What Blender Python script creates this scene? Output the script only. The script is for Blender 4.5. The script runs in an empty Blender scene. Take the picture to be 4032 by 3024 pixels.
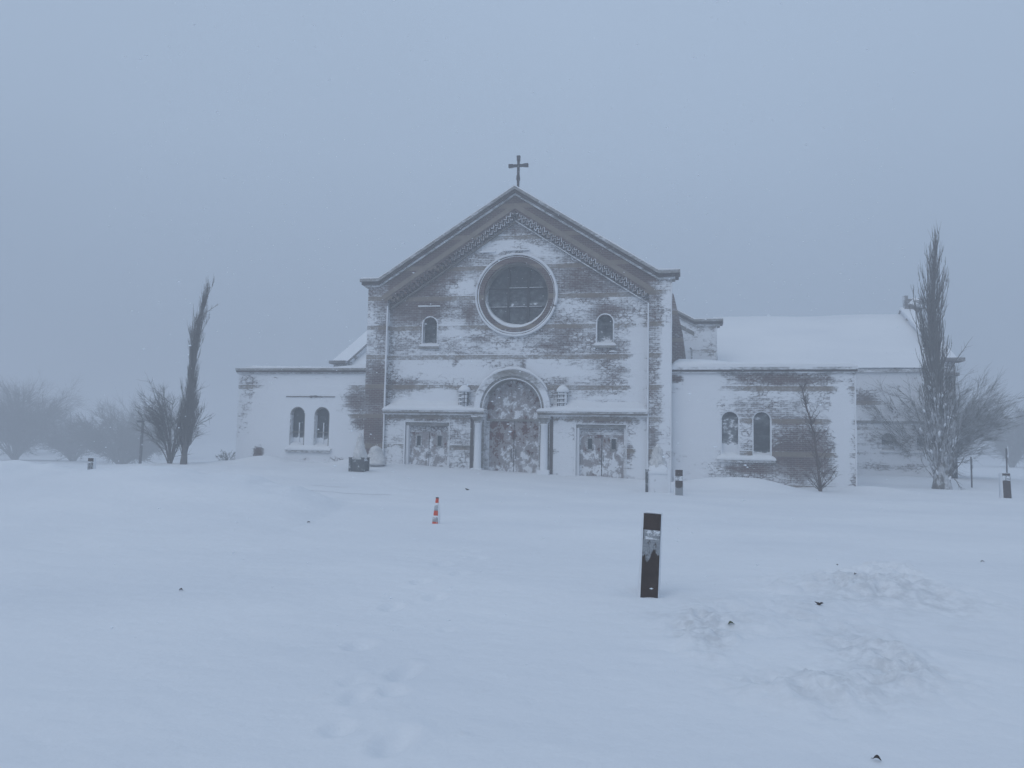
import bpy, math, random
import numpy as np
from mathutils import Matrix, Vector
from mathutils.geometry import delaunay_2d_cdt

random.seed(7)
RNG = np.random.default_rng(11)
scene = bpy.context.scene
COL = scene.collection

# ------------------------------------------------------------------ camera
YAW, PITCH, ROLL = math.radians(12.613), math.radians(4.386), math.radians(1.102)
CAM = np.array([6.8, -31.5, 1.6])
F_ = np.array([-math.sin(YAW) * math.cos(PITCH), math.cos(YAW) * math.cos(PITCH), math.sin(PITCH)])
R_ = np.array([math.cos(YAW), math.sin(YAW), 0.0])
U_ = np.cross(R_, F_)
R2 = R_ * math.cos(ROLL) + U_ * math.sin(ROLL)
U2 = U_ * math.cos(ROLL) - R_ * math.sin(ROLL)
cd = bpy.data.cameras.new('camera')
cam = bpy.data.objects.new('camera', cd)
COL.objects.link(cam)
cd.sensor_width = 36.0
cd.lens = 3029 / 4032 * 36
cd.clip_start, cd.clip_end = 0.05, 2000
cam.matrix_world = Matrix(((R2[0], U2[0], -F_[0], CAM[0]), (R2[1], U2[1], -F_[1], CAM[1]),
                           (R2[2], U2[2], -F_[2], CAM[2]), (0, 0, 0, 1)))
scene.camera = cam


def ray(px, py):
    return F_ + R2 * (px - 2016) / 3029 - U2 * (py - 1512) / 3029


def at_depth(px, py, d):
    return CAM + ray(px, py) * d


# ------------------------------------------------------------------ sky, sun, exposure
SUN_EL, SUN_AZ = math.radians(44), math.radians(205)   # behind the camera, to its left
world = bpy.data.worlds.new('World')
scene.world = world
world.use_nodes = True
wn, wl = world.node_tree.nodes, world.node_tree.links
wn.clear()
wo = wn.new('ShaderNodeOutputWorld')
bg = wn.new('ShaderNodeBackground')
sky = wn.new('ShaderNodeTexSky')
sky.sky_type = 'NISHITA'
sky.sun_disc = False
sky.sun_elevation = SUN_EL
sky.sun_rotation = SUN_AZ
sky.air_density, sky.dust_density = 1.0, 4.0
tc = wn.new('ShaderNodeTexCoord')
sep = wn.new('ShaderNodeSeparateXYZ')
ramp = wn.new('ShaderNodeValToRGB')                   # overcast deck, brighter towards the zenith
ramp.color_ramp.elements[0].position = 0.0
ramp.color_ramp.elements[0].color = (0.226, 0.298, 0.418, 1)
ramp.color_ramp.elements[1].position = 1.0
ramp.color_ramp.elements[1].color = (0.475, 0.60, 0.78, 1)
e = ramp.color_ramp.elements.new(0.35)
e.color = (0.356, 0.456, 0.602, 1)
cn = wn.new('ShaderNodeTexNoise')                     # faint unevenness of the cloud deck
cn.inputs['Scale'].default_value = 1.6
cn.inputs['Detail'].default_value = 3
cmr = wn.new('ShaderNodeMapRange')
cmr.inputs[3].default_value, cmr.inputs[4].default_value = 8.9, 10.5
vm = wn.new('ShaderNodeVectorMath')
vm.operation = 'SCALE'
mix = wn.new('ShaderNodeMix')
mix.data_type = 'RGBA'
mix.inputs[0].default_value = 0.93
wl.new(tc.outputs['Generated'], sep.inputs[0])
wl.new(sep.outputs[2], ramp.inputs[0])
wl.new(tc.outputs['Generated'], cn.inputs['Vector'])
wl.new(cn.outputs[0], cmr.inputs[0])
wl.new(ramp.outputs[0], vm.inputs[0])
wl.new(cmr.outputs[0], vm.inputs['Scale'])
wl.new(sky.outputs[0], mix.inputs[6])
wl.new(vm.outputs[0], mix.inputs[7])
wl.new(mix.outputs[2], bg.inputs[0])
bg.inputs[1].default_value = 0.107
wl.new(bg.outputs[0], wo.inputs[0])

sd = bpy.data.lights.new('sun', 'SUN')
sd.energy = 0.5
sd.angle = math.radians(55)
sd.color = (1.0, 0.97, 0.94)
sun = bpy.data.objects.new('sun', sd)
COL.objects.link(sun)
sun.rotation_euler = (math.radians(90) - SUN_EL, 0, math.pi - SUN_AZ)
sun.location = (0, -60, 60)

scene.view_settings.view_transform = 'Standard'
scene.view_settings.look = 'None'
scene.view_settings.exposure = 0.0
scene.view_settings.gamma = 1.0
scene.render.engine = 'CYCLES'
cy = scene.cycles
cy.max_bounces, cy.diffuse_bounces, cy.glossy_bounces = 6, 3, 2
cy.transmission_bounces, cy.transparent_max_bounces, cy.volume_bounces = 2, 8, 2
cy.use_denoising = True
cy.denoiser = 'OPENIMAGEDENOISE'
cy.caustics_reflective = cy.caustics_refractive = False


# ------------------------------------------------------------------ node helpers
class NT:
    def __init__(self, name):
        self.m = bpy.data.materials.new(name)
        self.m.use_nodes = True
        self.t = self.m.node_tree
        self.n, self.l = self.t.nodes, self.t.links
        self.n.clear()
        self.out = self.n.new('ShaderNodeOutputMaterial')
        self.b = self.n.new('ShaderNodeBsdfPrincipled')
        self.l.new(self.b.outputs[0], self.out.inputs[0])
        self.b.inputs['Roughness'].default_value = 0.85
        self.b.inputs['Specular IOR Level'].default_value = 0.25

    def put(self, sock, v):
        if hasattr(v, 'is_output'):
            self.l.new(v, sock)
        else:
            sock.default_value = v

    def math(self, op, a, b=0.0, c=0.0, clamp=False):
        k = self.n.new('ShaderNodeMath')
        k.operation = op
        k.use_clamp = clamp
        for i, v in enumerate((a, b, c)):
            self.put(k.inputs[i], v)
        return k.outputs[0]

    def rng(self, v, a, b, c, d, smooth=False):
        k = self.n.new('ShaderNodeMapRange')
        if smooth:
            k.interpolation_type = 'SMOOTHSTEP'
        self.put(k.inputs[0], v)
        for i, x in enumerate((a, b, c, d)):
            k.inputs[i + 1].default_value = x
        return k.outputs[0]

    def mix(self, f, a, b):
        k = self.n.new('ShaderNodeMix')
        k.data_type = 'RGBA'
        self.put(k.inputs[0], f)
        for i, v in ((6, a), (7, b)):
            self.put(k.inputs[i], v if hasattr(v, 'is_output') else (*v, 1))
        return k.outputs[2]

    def obj(self):
        return self.n.new('ShaderNodeTexCoord').outputs['Object']

    def scale(self, v, s):
        k = self.n.new('ShaderNodeMapping')
        self.l.new(v, k.inputs[0])
        k.inputs['Scale'].default_value = s
        return k.outputs[0]

    def noise(self, v, sc, det=3, rough=0.5, dist=0.0):
        k = self.n.new('ShaderNodeTexNoise')
        self.l.new(v, k.inputs['Vector'])
        k.inputs['Scale'].default_value = sc
        k.inputs['Detail'].default_value = det
        k.inputs['Roughness'].default_value = rough
        k.inputs['Distortion'].default_value = dist
        return k.outputs[0]

    def sepx(self, v):
        k = self.n.new('ShaderNodeSeparateXYZ')
        self.l.new(v, k.inputs[0])
        return k.outputs

    def comb(self, x, y, z=0.0):
        k = self.n.new('ShaderNodeCombineXYZ')
        for i, v in enumerate((x, y, z)):
            self.put(k.inputs[i], v)
        return k.outputs[0]

    def attr(self, name):
        k = self.n.new('ShaderNodeAttribute')
        k.attribute_name = name
        return k.outputs['Fac']

    def normal(self):
        return self.n.new('ShaderNodeNewGeometry').outputs['Normal']

    def bump(self, h, strength, dist):
        k = self.n.new('ShaderNodeBump')
        k.inputs['Strength'].default_value = strength
        k.inputs['Distance'].default_value = dist
        self.l.new(h, k.inputs['Height'])
        self.l.new(k.outputs[0], self.b.inputs['Normal'])

    def color(self, c):
        self.put(self.b.inputs['Base Color'], c if hasattr(c, 'is_output') else (*c, 1))


SNOW = (0.80, 0.83, 0.87)
FROST = (0.62, 0.65, 0.69)


def mat_snow():
    t = NT('snow')
    o = t.obj()
    n1 = t.noise(o, 5.0, 4, 0.55)
    n2 = t.noise(t.scale(o, (0.6, 1.0, 1.0)), 0.5, 3, 0.5)
    crust_shade = t.math('MULTIPLY', t.attr('crust'), t.rng(t.noise(o, 9.0, 4, 0.7), 0.40, 0.62, 0.1, 1.0))  # crust is greyer: icy snow, plus the shade of its hollows painted in
    t.color(t.mix(t.math('MULTIPLY', crust_shade, 0.62), t.mix(t.rng(n2, 0.3, 0.7, 0, 1), (0.725, 0.755, 0.795), (0.785, 0.81, 0.84)), (0.50, 0.525, 0.555)))
    t.bump(n1, 0.4, 0.05)
    t.b.inputs['Roughness'].default_value = 0.9
    return t.m


def mat_plain(name, col, rough=0.7, var=0.25, sc=6.0, frost=0.0, fsc=9.0, metal=0.0):
    """one material with mottling and, where wanted, patches of stuck snow"""
    t = NT(name)
    o = t.obj()
    n = t.noise(o, sc, 4, 0.6)
    c = t.mix(t.rng(n, 0.3, 0.7, 0, 1), tuple(x * (1 - var) for x in col), tuple(min(1, x * (1 + var)) for x in col))
    if frost > 0:
        g = t.noise(o, fsc, 4, 0.65)
        nz = t.sepx(t.normal())[2]
        g = t.math('ADD', g, t.rng(nz, 0.3, 0.7, 0.0, 0.6))
        c = t.mix(t.rng(g, 0.62 - frost * 0.4, 0.70 - frost * 0.4, 0, 0.9), c, SNOW)
    t.color(c)
    t.b.inputs['Roughness'].default_value = rough
    t.b.inputs['Metallic'].default_value = metal
    return t.m


def masonry(name, brick=True, radial=False, stone_col=(0.20, 0.19, 0.175)):
    t = NT(name)
    o = t.obj()
    x, y, z = t.sepx(o)
    u = t.math('ADD', x, y)
    uv = t.comb(u, z)
    nrm = t.normal()
    nx, ny, nz = t.sepx(nrm)
    a = t.attr('snow')
    big = t.noise(t.scale(uv, (0.65, 1.2, 1)), 1.0, 4, 0.6, 0.5)
    med = t.noise(t.scale(uv, (1.3, 5.2, 1)), 1.0, 5, 0.68, 0.7)
    fine = t.noise(t.scale(uv, (5.0, 11.0, 1)), 1.0, 4, 0.72, 0.8)
    vor = t.n.new('ShaderNodeTexVoronoi')          # cracks between plates of packed snow
    vor.feature = 'DISTANCE_TO_EDGE'
    vor.inputs['Scale'].default_value = 1.0
    wv = t.n.new('ShaderNodeVectorMath')
    wv.operation = 'MULTIPLY_ADD'
    t.l.new(t.scale(uv, (4.5, 6.5, 1)), wv.inputs[0])
    wv.inputs[1].default_value = (1, 1, 1)
    t.l.new(t.comb(t.math('MULTIPLY', med, 1.2), t.math('MULTIPLY', fine, 0.9)), wv.inputs[2])
    t.l.new(wv.outputs[0], vor.inputs['Vector'])
    crack = t.math('MULTIPLY', t.rng(vor.outputs['Distance'], 0.02, 0.13, 1.0, 0.0), t.rng(t.noise(uv, 0.8, 3, 0.6), 0.42, 0.62, 0.0, 1.0))
    d = t.math('MULTIPLY_ADD', t.math('SUBTRACT', big, 0.5), 1.25, t.math('MULTIPLY', a, 1.45))
    d = t.math('MULTIPLY_ADD', t.math('SUBTRACT', med, 0.5), 1.15, d)
    d = t.math('MULTIPLY_ADD', t.math('SUBTRACT', fine, 0.5), 1.5, d)
    if brick:
        bt = t.n.new('ShaderNodeTexBrick')
        t.l.new(uv, bt.inputs['Vector'])
        bt.inputs['Scale'].default_value = 1.0
        bt.inputs['Brick Width'].default_value = 0.23
        bt.inputs['Row Height'].default_value = 0.078
        bt.inputs['Mortar Size'].default_value = 0.011
        bt.inputs['Color1'].default_value = (0.118, 0.064, 0.060, 1)
        bt.inputs['Color2'].default_value = (0.080, 0.048, 0.049, 1)
        bt.inputs['Mortar'].default_value = (0.20, 0.185, 0.17, 1)
        base = bt.outputs[0]
        blot = t.noise(uv, 0.9, 3, 0.6)
        base = t.mix(t.rng(blot, 0.35, 0.7, 0, 0.55), base, (0.062, 0.049, 0.053))
        zz = t.math('MODULO', t.math('ADD', z, 100 * 1.297 - 2.565), 1.297)
        band = t.math('LESS_THAN', zz, 0.19)
        joint = t.math('LESS_THAN', t.math('MODULO', t.math('ADD', u, 100.0), 0.92), 0.016)
        stone = t.mix(t.math('MULTIPLY', joint, 0.6), t.mix(t.rng(t.noise(uv, 4.0, 4), 0.3, 0.7, 0, 1), (0.175, 0.145, 0.12), (0.225, 0.185, 0.155)), (0.08, 0.075, 0.07))
        base = t.mix(band, base, stone)
        d = t.math('MULTIPLY_ADD', bt.outputs['Fac'], 0.20, d)
        d = t.math('MULTIPLY_ADD', t.math('MULTIPLY', band, t.rng(a, 0.15, 0.55, 1.0, 0.1)), -0.40, d)
        # snow sits on the ledge of each course: a thin line above every stone band
        d = t.math('MULTIPLY_ADD', crack, -0.46, t.math('ADD', d, 0.07))
        led = t.math('MULTIPLY', t.math('GREATER_THAN', zz, 0.19), t.math('LESS_THAN', zz, 0.23))
        d = t.math('MULTIPLY_ADD', led, 0.2, d)
    else:
        base = t.mix(t.rng(t.noise(o, 5.0, 4), 0.3, 0.7, 0, 1), tuple(c * 0.75 for c in stone_col), stone_col)
    d = t.math('ADD', d, t.rng(nz, 0.25, 0.6, 0.0, 1.3))
    d = t.math('ADD', d, t.rng(nz, -0.6, -0.3, -0.6, 0.0))
    d = t.math('ADD', d, t.rng(t.math('ABSOLUTE', nx), 0.5, 0.9, 0.0, 0.45))
    full = t.rng(d, -0.10, 0.42, 0, 0.94, True)
    thin = t.rng(d, -0.55, 0.20, 0.0, 0.42, True)
    c = t.mix(thin, base, FROST)
    c = t.mix(full, c, SNOW)
    t.color(c)
    t.bump(t.math('MULTIPLY_ADD', fine, 0.5, full), 0.8, 0.045)
    return t.m


def mat_door(name):
    t = NT(name)
    o = t.obj()
    x, y, z = t.sepx(o)
    uv = t.comb(x, z)
    n1 = t.noise(t.scale(uv, (1, 0.85, 1)), 3.4, 3, 0.5, 0.6)
    n2 = t.noise(uv, 13.0, 3, 0.5, 0.3)
    a = t.attr('snow')
    d = t.math('ADD', t.math('MULTIPLY_ADD', n2, 0.45, n1), a)
    plank = t.math('LESS_THAN', t.math('MODULO', t.math('ADD', x, 50), 0.1), 0.012)
    base = t.mix(t.rng(t.noise(uv, 4, 3), 0.3, 0.7, 0, 1), (0.135, 0.052, 0.042), (0.085, 0.042, 0.040))
    base = t.mix(plank, base, (0.04, 0.02, 0.02))
    c = t.mix(t.rng(d, 0.55, 0.60, 0, 0.62), base, (0.40, 0.41, 0.43))
    c = t.mix(t.rng(d, 0.73, 0.76, 0, 0.55), c, FROST)
    c = t.mix(t.rng(d, 0.81, 0.84, 0, 0.8), c, SNOW)
    t.color(c)
    t.bump(d, 0.5, 0.05)
    return t.m


def mat_glass(name, frost_low):
    t = NT(name)
    o = t.obj()
    x, y, z = t.sepx(o)
    uv = t.comb(x, z)
    n = t.noise(t.scale(uv, (2.0, 2.6, 1)), 1.6, 5, 0.72)
    a = t.attr('snow')
    d = t.math('MULTIPLY_ADD', t.math('SUBTRACT', n, 0.5), 2.1, a)
    c = t.mix(t.rng(d, -0.55, 0.4, 0, 0.5, True), (0.020, 0.028, 0.033), (0.38, 0.41, 0.45))
    c = t.mix(t.rng(d, 0.05, 0.35, 0, 0.95, True), c, SNOW)
    t.color(c)
    t.b.inputs['Roughness'].default_value = 0.35
    return t.m


def mat_bark(name, col, col2, psc=3.2, amp=1.3, snow_col=(0.60, 0.62, 0.65)):
    """bark with wind-plastered snow wherever the 'snow' attribute is high"""
    t = NT(name)
    o = t.obj()
    n = t.noise(o, 7.0, 3, 0.6)
    n2 = t.noise(t.scale(o, (1, 1, 0.6)), psc, 3, 0.6)
    a = t.attr('snow')
    c = t.mix(t.rng(n, 0.35, 0.65, 0, 1), col, col2)
    d = t.math('MULTIPLY_ADD', t.math('SUBTRACT', n2, 0.5), amp, a)
    sc_ = t.mix(t.rng(t.noise(o, psc * 2.6, 4, 0.7), 0.35, 0.65, 0, 1), tuple(x * .62 for x in snow_col), tuple(min(.85, x * 1.12) for x in snow_col))
    c = t.mix(t.rng(d, -0.08, 0.16, 0, 0.85), c, sc_)
    t.color(c)
    return t.m


M_SNOW = mat_snow()
M_BRICK = masonry('frosted_brick')
M_STONE = masonry('frosted_stone', brick=False)
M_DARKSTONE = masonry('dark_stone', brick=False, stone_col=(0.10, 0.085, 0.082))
M_TAN = masonry('tan_stone', brick=False, stone_col=(0.24, 0.205, 0.175))
M_DOOR = mat_door('painted_door')
M_GLASS = mat_glass('window_glass', 0)
M_FRAME = mat_plain('frosted_frame', (0.20, 0.20, 0.21), 0.7, 0.2, 5, 0.25, 4)
M_IRON = mat_plain('dark_iron', (0.028, 0.030, 0.035), 0.6, 0.2, 5)
M_LAMPGLASS = mat_plain('frosted_lantern_glass', (0.42, 0.44, 0.47), 0.6, 0.15, 6, 0.3, 5)
M_CROSS = mat_plain('cross_metal', (0.045, 0.042, 0.05), 0.6, 0.2, 8, 0.06, 6)
M_BARK = mat_bark('bark', (0.105, 0.098, 0.092), (0.15, 0.138, 0.128))
M_TWIG = mat_bark('brown_twig', (0.080, 0.060, 0.055), (0.10, 0.070, 0.060))
M_PLASTERED = mat_bark('plastered_bark', (0.095, 0.09, 0.085), (0.14, 0.128, 0.118), 4.2, 2.2)
M_SHRUB = mat_bark('snowed_leaves', (0.06, 0.062, 0.05), (0.10, 0.095, 0.075), 9.0, 1.5, (0.92, 0.94, 0.97))
M_LEAFY = mat_bark('shrub_twig', (0.115, 0.112, 0.10), (0.15, 0.142, 0.125))


# ------------------------------------------------------------------ mesh helpers
def vnoise(x, y, seed=0):
    x = np.asarray(x, float)
    y = np.asarray(y, float)
    xi, yi = np.floor(x).astype(np.int64), np.floor(y).astype(np.int64)
    fx, fy = x - xi, y - yi
    fx, fy = fx * fx * (3 - 2 * fx), fy * fy * (3 - 2 * fy)

    def h(a, b):
        k = (a * 374761393 + b * 668265263 + seed * 1442695041) & 0xFFFFFFFF
        k = ((k ^ (k >> 13)) * 1274126177) & 0xFFFFFFFF
        return ((k ^ (k >> 16)) & 0xFFFF) / 65535.0
    return (h(xi, yi) * (1 - fx) + h(xi + 1, yi) * fx) * (1 - fy) + (h(xi, yi + 1) * (1 - fx) + h(xi + 1, yi + 1) * fx) * fy


def fbm(x, y, seed=0, oct=4):
    s, a, t = 0, 0.5, 0
    for i in range(oct):
        s = s + a * vnoise(x * 2 ** i, y * 2 ** i, seed + i)
        t += a
        a *= 0.5
    return s / t


class MB:
    def __init__(self):
        self.v, self.f, self.s = [], [], []

    def add(self, vs, fs, snow=None):
        k = len(self.v)
        self.v += [tuple(p) for p in vs]
        self.f += [tuple(i + k for i in q) for q in fs]
        self.s += list(snow) if snow is not None else [0.0] * len(vs)

    def box(self, x0, x1, y0, y1, z0, z1, snow=0.0):
        vs = [(x, y, z) for x in (x0, x1) for y in (y0, y1) for z in (z0, z1)]
        self.add(vs, [(0, 1, 3, 2), (4, 6, 7, 5), (0, 4, 5, 1), (2, 3, 7, 6), (0, 2, 6, 4), (1, 5, 7, 3)], [snow] * 8)

    def prism(self, poly, y0, y1, snow=0.0, axis='y'):
        """polygon in (x,z) pushed from y0 to y1 (axis x: polygon in (y,z))"""
        n = len(poly)
        f = (lambda p, y: (p[0], y, p[1])) if axis == 'y' else (lambda p, y: (y, p[0], p[1]))
        if axis == 'z':
            f = lambda p, y: (p[0], p[1], y)
        vs = [f(p, y0) for p in poly] + [f(p, y1) for p in poly]
        fs = [tuple(range(n)), tuple(range(2 * n - 1, n - 1, -1))]
        fs += [(i, i + n, (i + 1) % n + n, (i + 1) % n) for i in range(n)]
        self.add(vs, fs, [snow] * 2 * n)

    def strip(self, line, o0, o1, y0, y1, snow=0.0, cuts=1):
        """a moulding that follows a line of (x,z), between heights o0 and o1 above it"""
        pts = []
        for a, b in zip(line[:-1], line[1:]):
            for k in range(cuts):
                t = k / cuts
                pts.append((a[0] + (b[0] - a[0]) * t, a[1] + (b[1] - a[1]) * t))
        pts.append(line[-1])
        vs, fs = [], []
        for (x, z) in pts:
            a = o0(x) if callable(o0) else o0
            b = o1(x) if callable(o1) else o1
            vs += [(x, y0, z + a), (x, y0, z + b), (x, y1, z + b), (x, y1, z + a)]
        for i in range(len(pts) - 1):
            for j in range(4):
                fs.append((4 * i + j, 4 * i + (j + 1) % 4, 4 * i + 4 + (j + 1) % 4, 4 * i + 4 + j))
        m = 4 * (len(pts) - 1)
        fs += [(0, 3, 2, 1), (m, m + 1, m + 2, m + 3)]
        self.add(vs, fs, [snow] * len(vs))

    def tube(self, pts, rad, n=6, cap=True, snow=0.0):
        pts = [np.array(p, float) for p in pts]
        vs, fs = [], []
        up = np.array([0.13, 0.27, 0.95])
        for i, p in enumerate(pts):
            d = pts[min(i + 1, len(pts) - 1)] - pts[max(i - 1, 0)]
            d = d / (np.linalg.norm(d) + 1e-9)
            a = np.cross(d, up if abs(d @ up) < 0.95 else np.array([1.0, 0, 0]))
            a /= np.linalg.norm(a)
            b = np.cross(d, a)
            r = rad[i] if hasattr(rad, '__len__') else rad
            for k in range(n):
                t = 2 * math.pi * k / n
                vs.append(p + (a * math.cos(t) + b * math.sin(t)) * r)
        for i in range(len(pts) - 1):
            for k in range(n):
                fs.append((i * n + k, i * n + (k + 1) % n, (i + 1) * n + (k + 1) % n, (i + 1) * n + k))
        if cap:
            fs.append(tuple(range(n))[::-1])
            fs.append(tuple(range((len(pts) - 1) * n, len(pts) * n)))
        self.add(vs, fs, [snow] * len(vs))

    def lathe(self, prof, cx, cy, n=16, snow=0.0, sq=False):
        vs, fs = [], []
        for (r, z) in prof:
            for k in range(n):
                t = 2 * math.pi * (k + 0.5) / n
                vs.append((cx + r * math.cos(t), cy + r * math.sin(t), z))
        for i in range(len(prof) - 1):
            for k in range(n):
                fs.append((i * n + k, i * n + (k + 1) % n, (i + 1) * n + (k + 1) % n, (i + 1) * n + k))
        fs.append(tuple(range(n))[::-1])
        fs.append(tuple(range((len(prof) - 1) * n, len(prof) * n)))
        self.add(vs, fs, [snow] * len(vs))

    def ring(self, cx, cz, r0, r1, y0, y1, a0=0, a1=360, n=48, snow=0.0):
        """annulus (or a part of one) facing -y, with thickness"""
        full = abs(a1 - a0) >= 360
        vs, fs = [], []
        m = n if full else n + 1
        sn = []
        for i in range(m):
            t = math.radians(a0 + (a1 - a0) * i / n)
            c, s = math.cos(t), math.sin(t)
            for (r, y) in ((r0, y0), (r1, y0), (r1, y1), (r0, y1)):
                vs.append((cx + r * c, y, cz + r * s))
                sn.append(snow(t) if callable(snow) else snow)
        for i in range(n):
            j = (i + 1) % m
            for k in range(4):
                fs.append((4 * i + k, 4 * i + (k + 1) % 4, 4 * j + (k + 1) % 4, 4 * j + k))
        if not full:
            fs += [(0, 3, 2, 1), (4 * n, 4 * n + 1, 4 * n + 2, 4 * n + 3)]
        self.add(vs, fs, sn)

    def slab(self, outline, holes, y0, y1, bias=None, step=0.22):
        """wall in the xz-plane with openings, its front at y0, reveals running back to y1"""
        loops = [outline] + list(holes)
        vin, edges = [], []
        for lp in loops:
            k = len(vin)
            n = 0
            pts = []
            for i, p in enumerate(lp):
                q = lp[(i + 1) % len(lp)]
                L = math.hypot(q[0] - p[0], q[1] - p[1])
                m = max(1, int(L / step))
                pts += [(p[0] + (q[0] - p[0]) * j / m, p[1] + (q[1] - p[1]) * j / m) for j in range(m)]
            vin += [Vector(p) for p in pts]
            n = len(pts)
            edges += [(k + i, k + (i + 1) % n) for i in range(n)]
        xs = [p[0] for p in outline]
        zs = [p[1] for p in outline]
        r = random.Random(3)

        def inside(x, z, poly):
            c = False
            for i in range(len(poly)):
                (x1, z1), (x2, z2) = poly[i], poly[i - 1]
                if (z1 > z) != (z2 > z) and x < (x2 - x1) * (z - z1) / (z2 - z1) + x1:
                    c = not c
            return c
        gx = min(xs) + step / 2
        while gx < max(xs):
            gz_ = min(zs) + step / 2
            while gz_ < max(zs):
                px, pz = gx + r.uniform(-.05, .05), gz_ + r.uniform(-.05, .05)
                if inside(px, pz, outline):
                    vin.append(Vector((px, pz)))
                gz_ += step
            gx += step
        vo, eo, fo, _, _, _ = delaunay_2d_cdt(vin, edges, [], 0, 1e-5)
        tris = []
        for f in fo:
            c = sum((vo[i] for i in f), Vector((0, 0))) / 3
            if inside(c.x, c.y, outline) and not any(inside(c.x, c.y, h) for h in holes):
                tris.append(tuple(f))
        cnt = {}
        for f in tris:
            for i in range(3):
                e = (f[i], f[(i + 1) % 3])
                cnt[tuple(sorted(e))] = cnt.get(tuple(sorted(e)), 0) + 1
        n = len(vo)
        vs = [(p.x, y0, p.y) for p in vo]
        sn = [bias(p.x, p.y) if bias else 0.0 for p in vo]
        fs = [f for f in tris]
        back = {}
        for e, c in cnt.items():
            if c == 1:
                for i in e:
                    if i not in back:
                        back[i] = len(vs)
                        vs.append((vo[i].x, y1, vo[i].y))
                        sn.append(sn[i])
                fs.append((e[0], e[1], back[e[1]], back[e[0]]))
        used = sorted({i for f in fs for i in f})
        new = {o: i for i, o in enumerate(used)}
        self.add([vs[i] for i in used], [tuple(new[i] for i in f) for f in fs], [sn[i] for i in used])

    def blob(self, c, r, n=8, m=5, seed=0, jit=0.15):
        rr = random.Random(seed)
        vs, fs = [], []
        for i in range(m + 1):
            ph = math.pi * i / m
            for k in range(n):
                t = 2 * math.pi * k / n
                j = 1 + rr.uniform(-jit, jit)
                vs.append((c[0] + r[0] * j * math.sin(ph) * math.cos(t), c[1] + r[1] * j * math.sin(ph) * math.sin(t), c[2] + r[2] * j * math.cos(ph)))
        for i in range(m):
            for k in range(n):
                fs.append((i * n + k, (i + 1) * n + k, (i + 1) * n + (k + 1) % n, i * n + (k + 1) % n))
        self.add(vs, fs)

    def build(self, name, mat, parent=None, smooth=False, label=None, loc=None):
        me = bpy.data.meshes.new(name)
        me.from_pydata(self.v, [], self.f)
        at = me.attributes.new('snow', 'FLOAT', 'POINT')
        at.data.foreach_set('value', np.array(self.s, np.float32))
        me.materials.append(mat)
        if smooth:
            me.polygons.foreach_set('use_smooth', [True] * len(me.polygons))
        me.update()
        o = bpy.data.objects.new(name, me)
        COL.objects.link(o)
        if parent is not None:
            o.parent = parent
        if loc is not None:
            o.location = loc
        if label:
            o['label'] = label
        return o


def build_split(mb, name, mat, parent=None, smooth=False):
    """every connected piece becomes an object of its own"""
    p = list(range(len(mb.v)))

    def f(a):
        while p[a] != a:
            p[a] = p[p[a]]
            a = p[a]
        return a
    for q in mb.f:
        for i in q[1:]:
            a, b = f(q[0]), f(i)
            if a != b:
                p[a] = b
    groups = {}
    for q in mb.f:
        groups.setdefault(f(q[0]), []).append(q)
    out = []
    for fs in groups.values():
        used = sorted({i for q in fs for i in q})
        new = {o: i for i, o in enumerate(used)}
        m = MB()
        m.add([mb.v[i] for i in used], [tuple(new[i] for i in q) for q in fs], [mb.s[i] for i in used])
        out.append(m.build(name, mat, parent, smooth))
    return out


def np_mesh(name, v, f, mat, parent=None, smooth=True, snow=None):
    """v (n,3), f (m,4) or (m,3)"""
    me = bpy.data.meshes.new(name)
    k = f.shape[1]
    me.vertices.add(len(v))
    me.vertices.foreach_set('co', np.asarray(v, np.float32).ravel())
    me.loops.add(f.size)
    me.loops.foreach_set('vertex_index', np.asarray(f, np.int32).ravel())
    me.polygons.add(len(f))
    me.polygons.foreach_set('loop_start', np.arange(0, f.size, k, dtype=np.int32))
    me.polygons.foreach_set('loop_total', np.full(len(f), k, np.int32))
    if smooth:
        me.polygons.foreach_set('use_smooth', np.ones(len(f), bool))
    if snow is not None:
        at = me.attributes.new('snow', 'FLOAT', 'POINT')
        at.data.foreach_set('value', np.asarray(snow, np.float32))
    me.materials.append(mat)
    me.update(calc_edges=True)
    me.validate()
    o = bpy.data.objects.new(name, me)
    COL.objects.link(o)
    if parent is not None:
        o.parent = parent
    return o


def tubes(P, R, n=3):
    """many tubes at once: P (N,K,3), R (N,K) -> verts, quads"""
    N, K, _ = P.shape
    T = np.empty_like(P)
    T[:, 1:-1] = P[:, 2:] - P[:, :-2]
    T[:, 0] = P[:, 1] - P[:, 0]
    T[:, -1] = P[:, -1] - P[:, -2]
    T /= np.linalg.norm(T, axis=2, keepdims=True) + 1e-9
    up = np.array([0.31, 0.89, 0.33])
    A = np.cross(T, up)
    A /= np.linalg.norm(A, axis=2, keepdims=True) + 1e-9
    B = np.cross(T, A)
    a = 2 * np.pi * np.arange(n) / n
    V = P[:, :, None, :] + R[:, :, None, None] * (A[:, :, None, :] * np.cos(a)[None, None, :, None] + B[:, :, None, :] * np.sin(a)[None, None, :, None])
    idx = np.arange(N * K * n).reshape(N, K, n)
    a0, a1 = idx[:, :-1], idx[:, 1:]
    Q = np.stack([a0, np.roll(a0, -1, 2), np.roll(a1, -1, 2), a1], -1).reshape(-1, 4)
    return V.reshape(-1, 3), Q


def thing(name, label, cat, loc=(0, 0, 0), rz=0.0, group=None):
    o = bpy.data.objects.new(name, None)
    o.empty_display_size = 0.2
    COL.objects.link(o)
    o.location = loc
    o.rotation_euler = (0, 0, rz)
    return tag(o, label, cat, group)


def tag(o, label, cat, group=None):
    o['label'], o['category'], o['kind'] = label, cat, 'thing'
    if group:
        o['group'] = group
    return o


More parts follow.
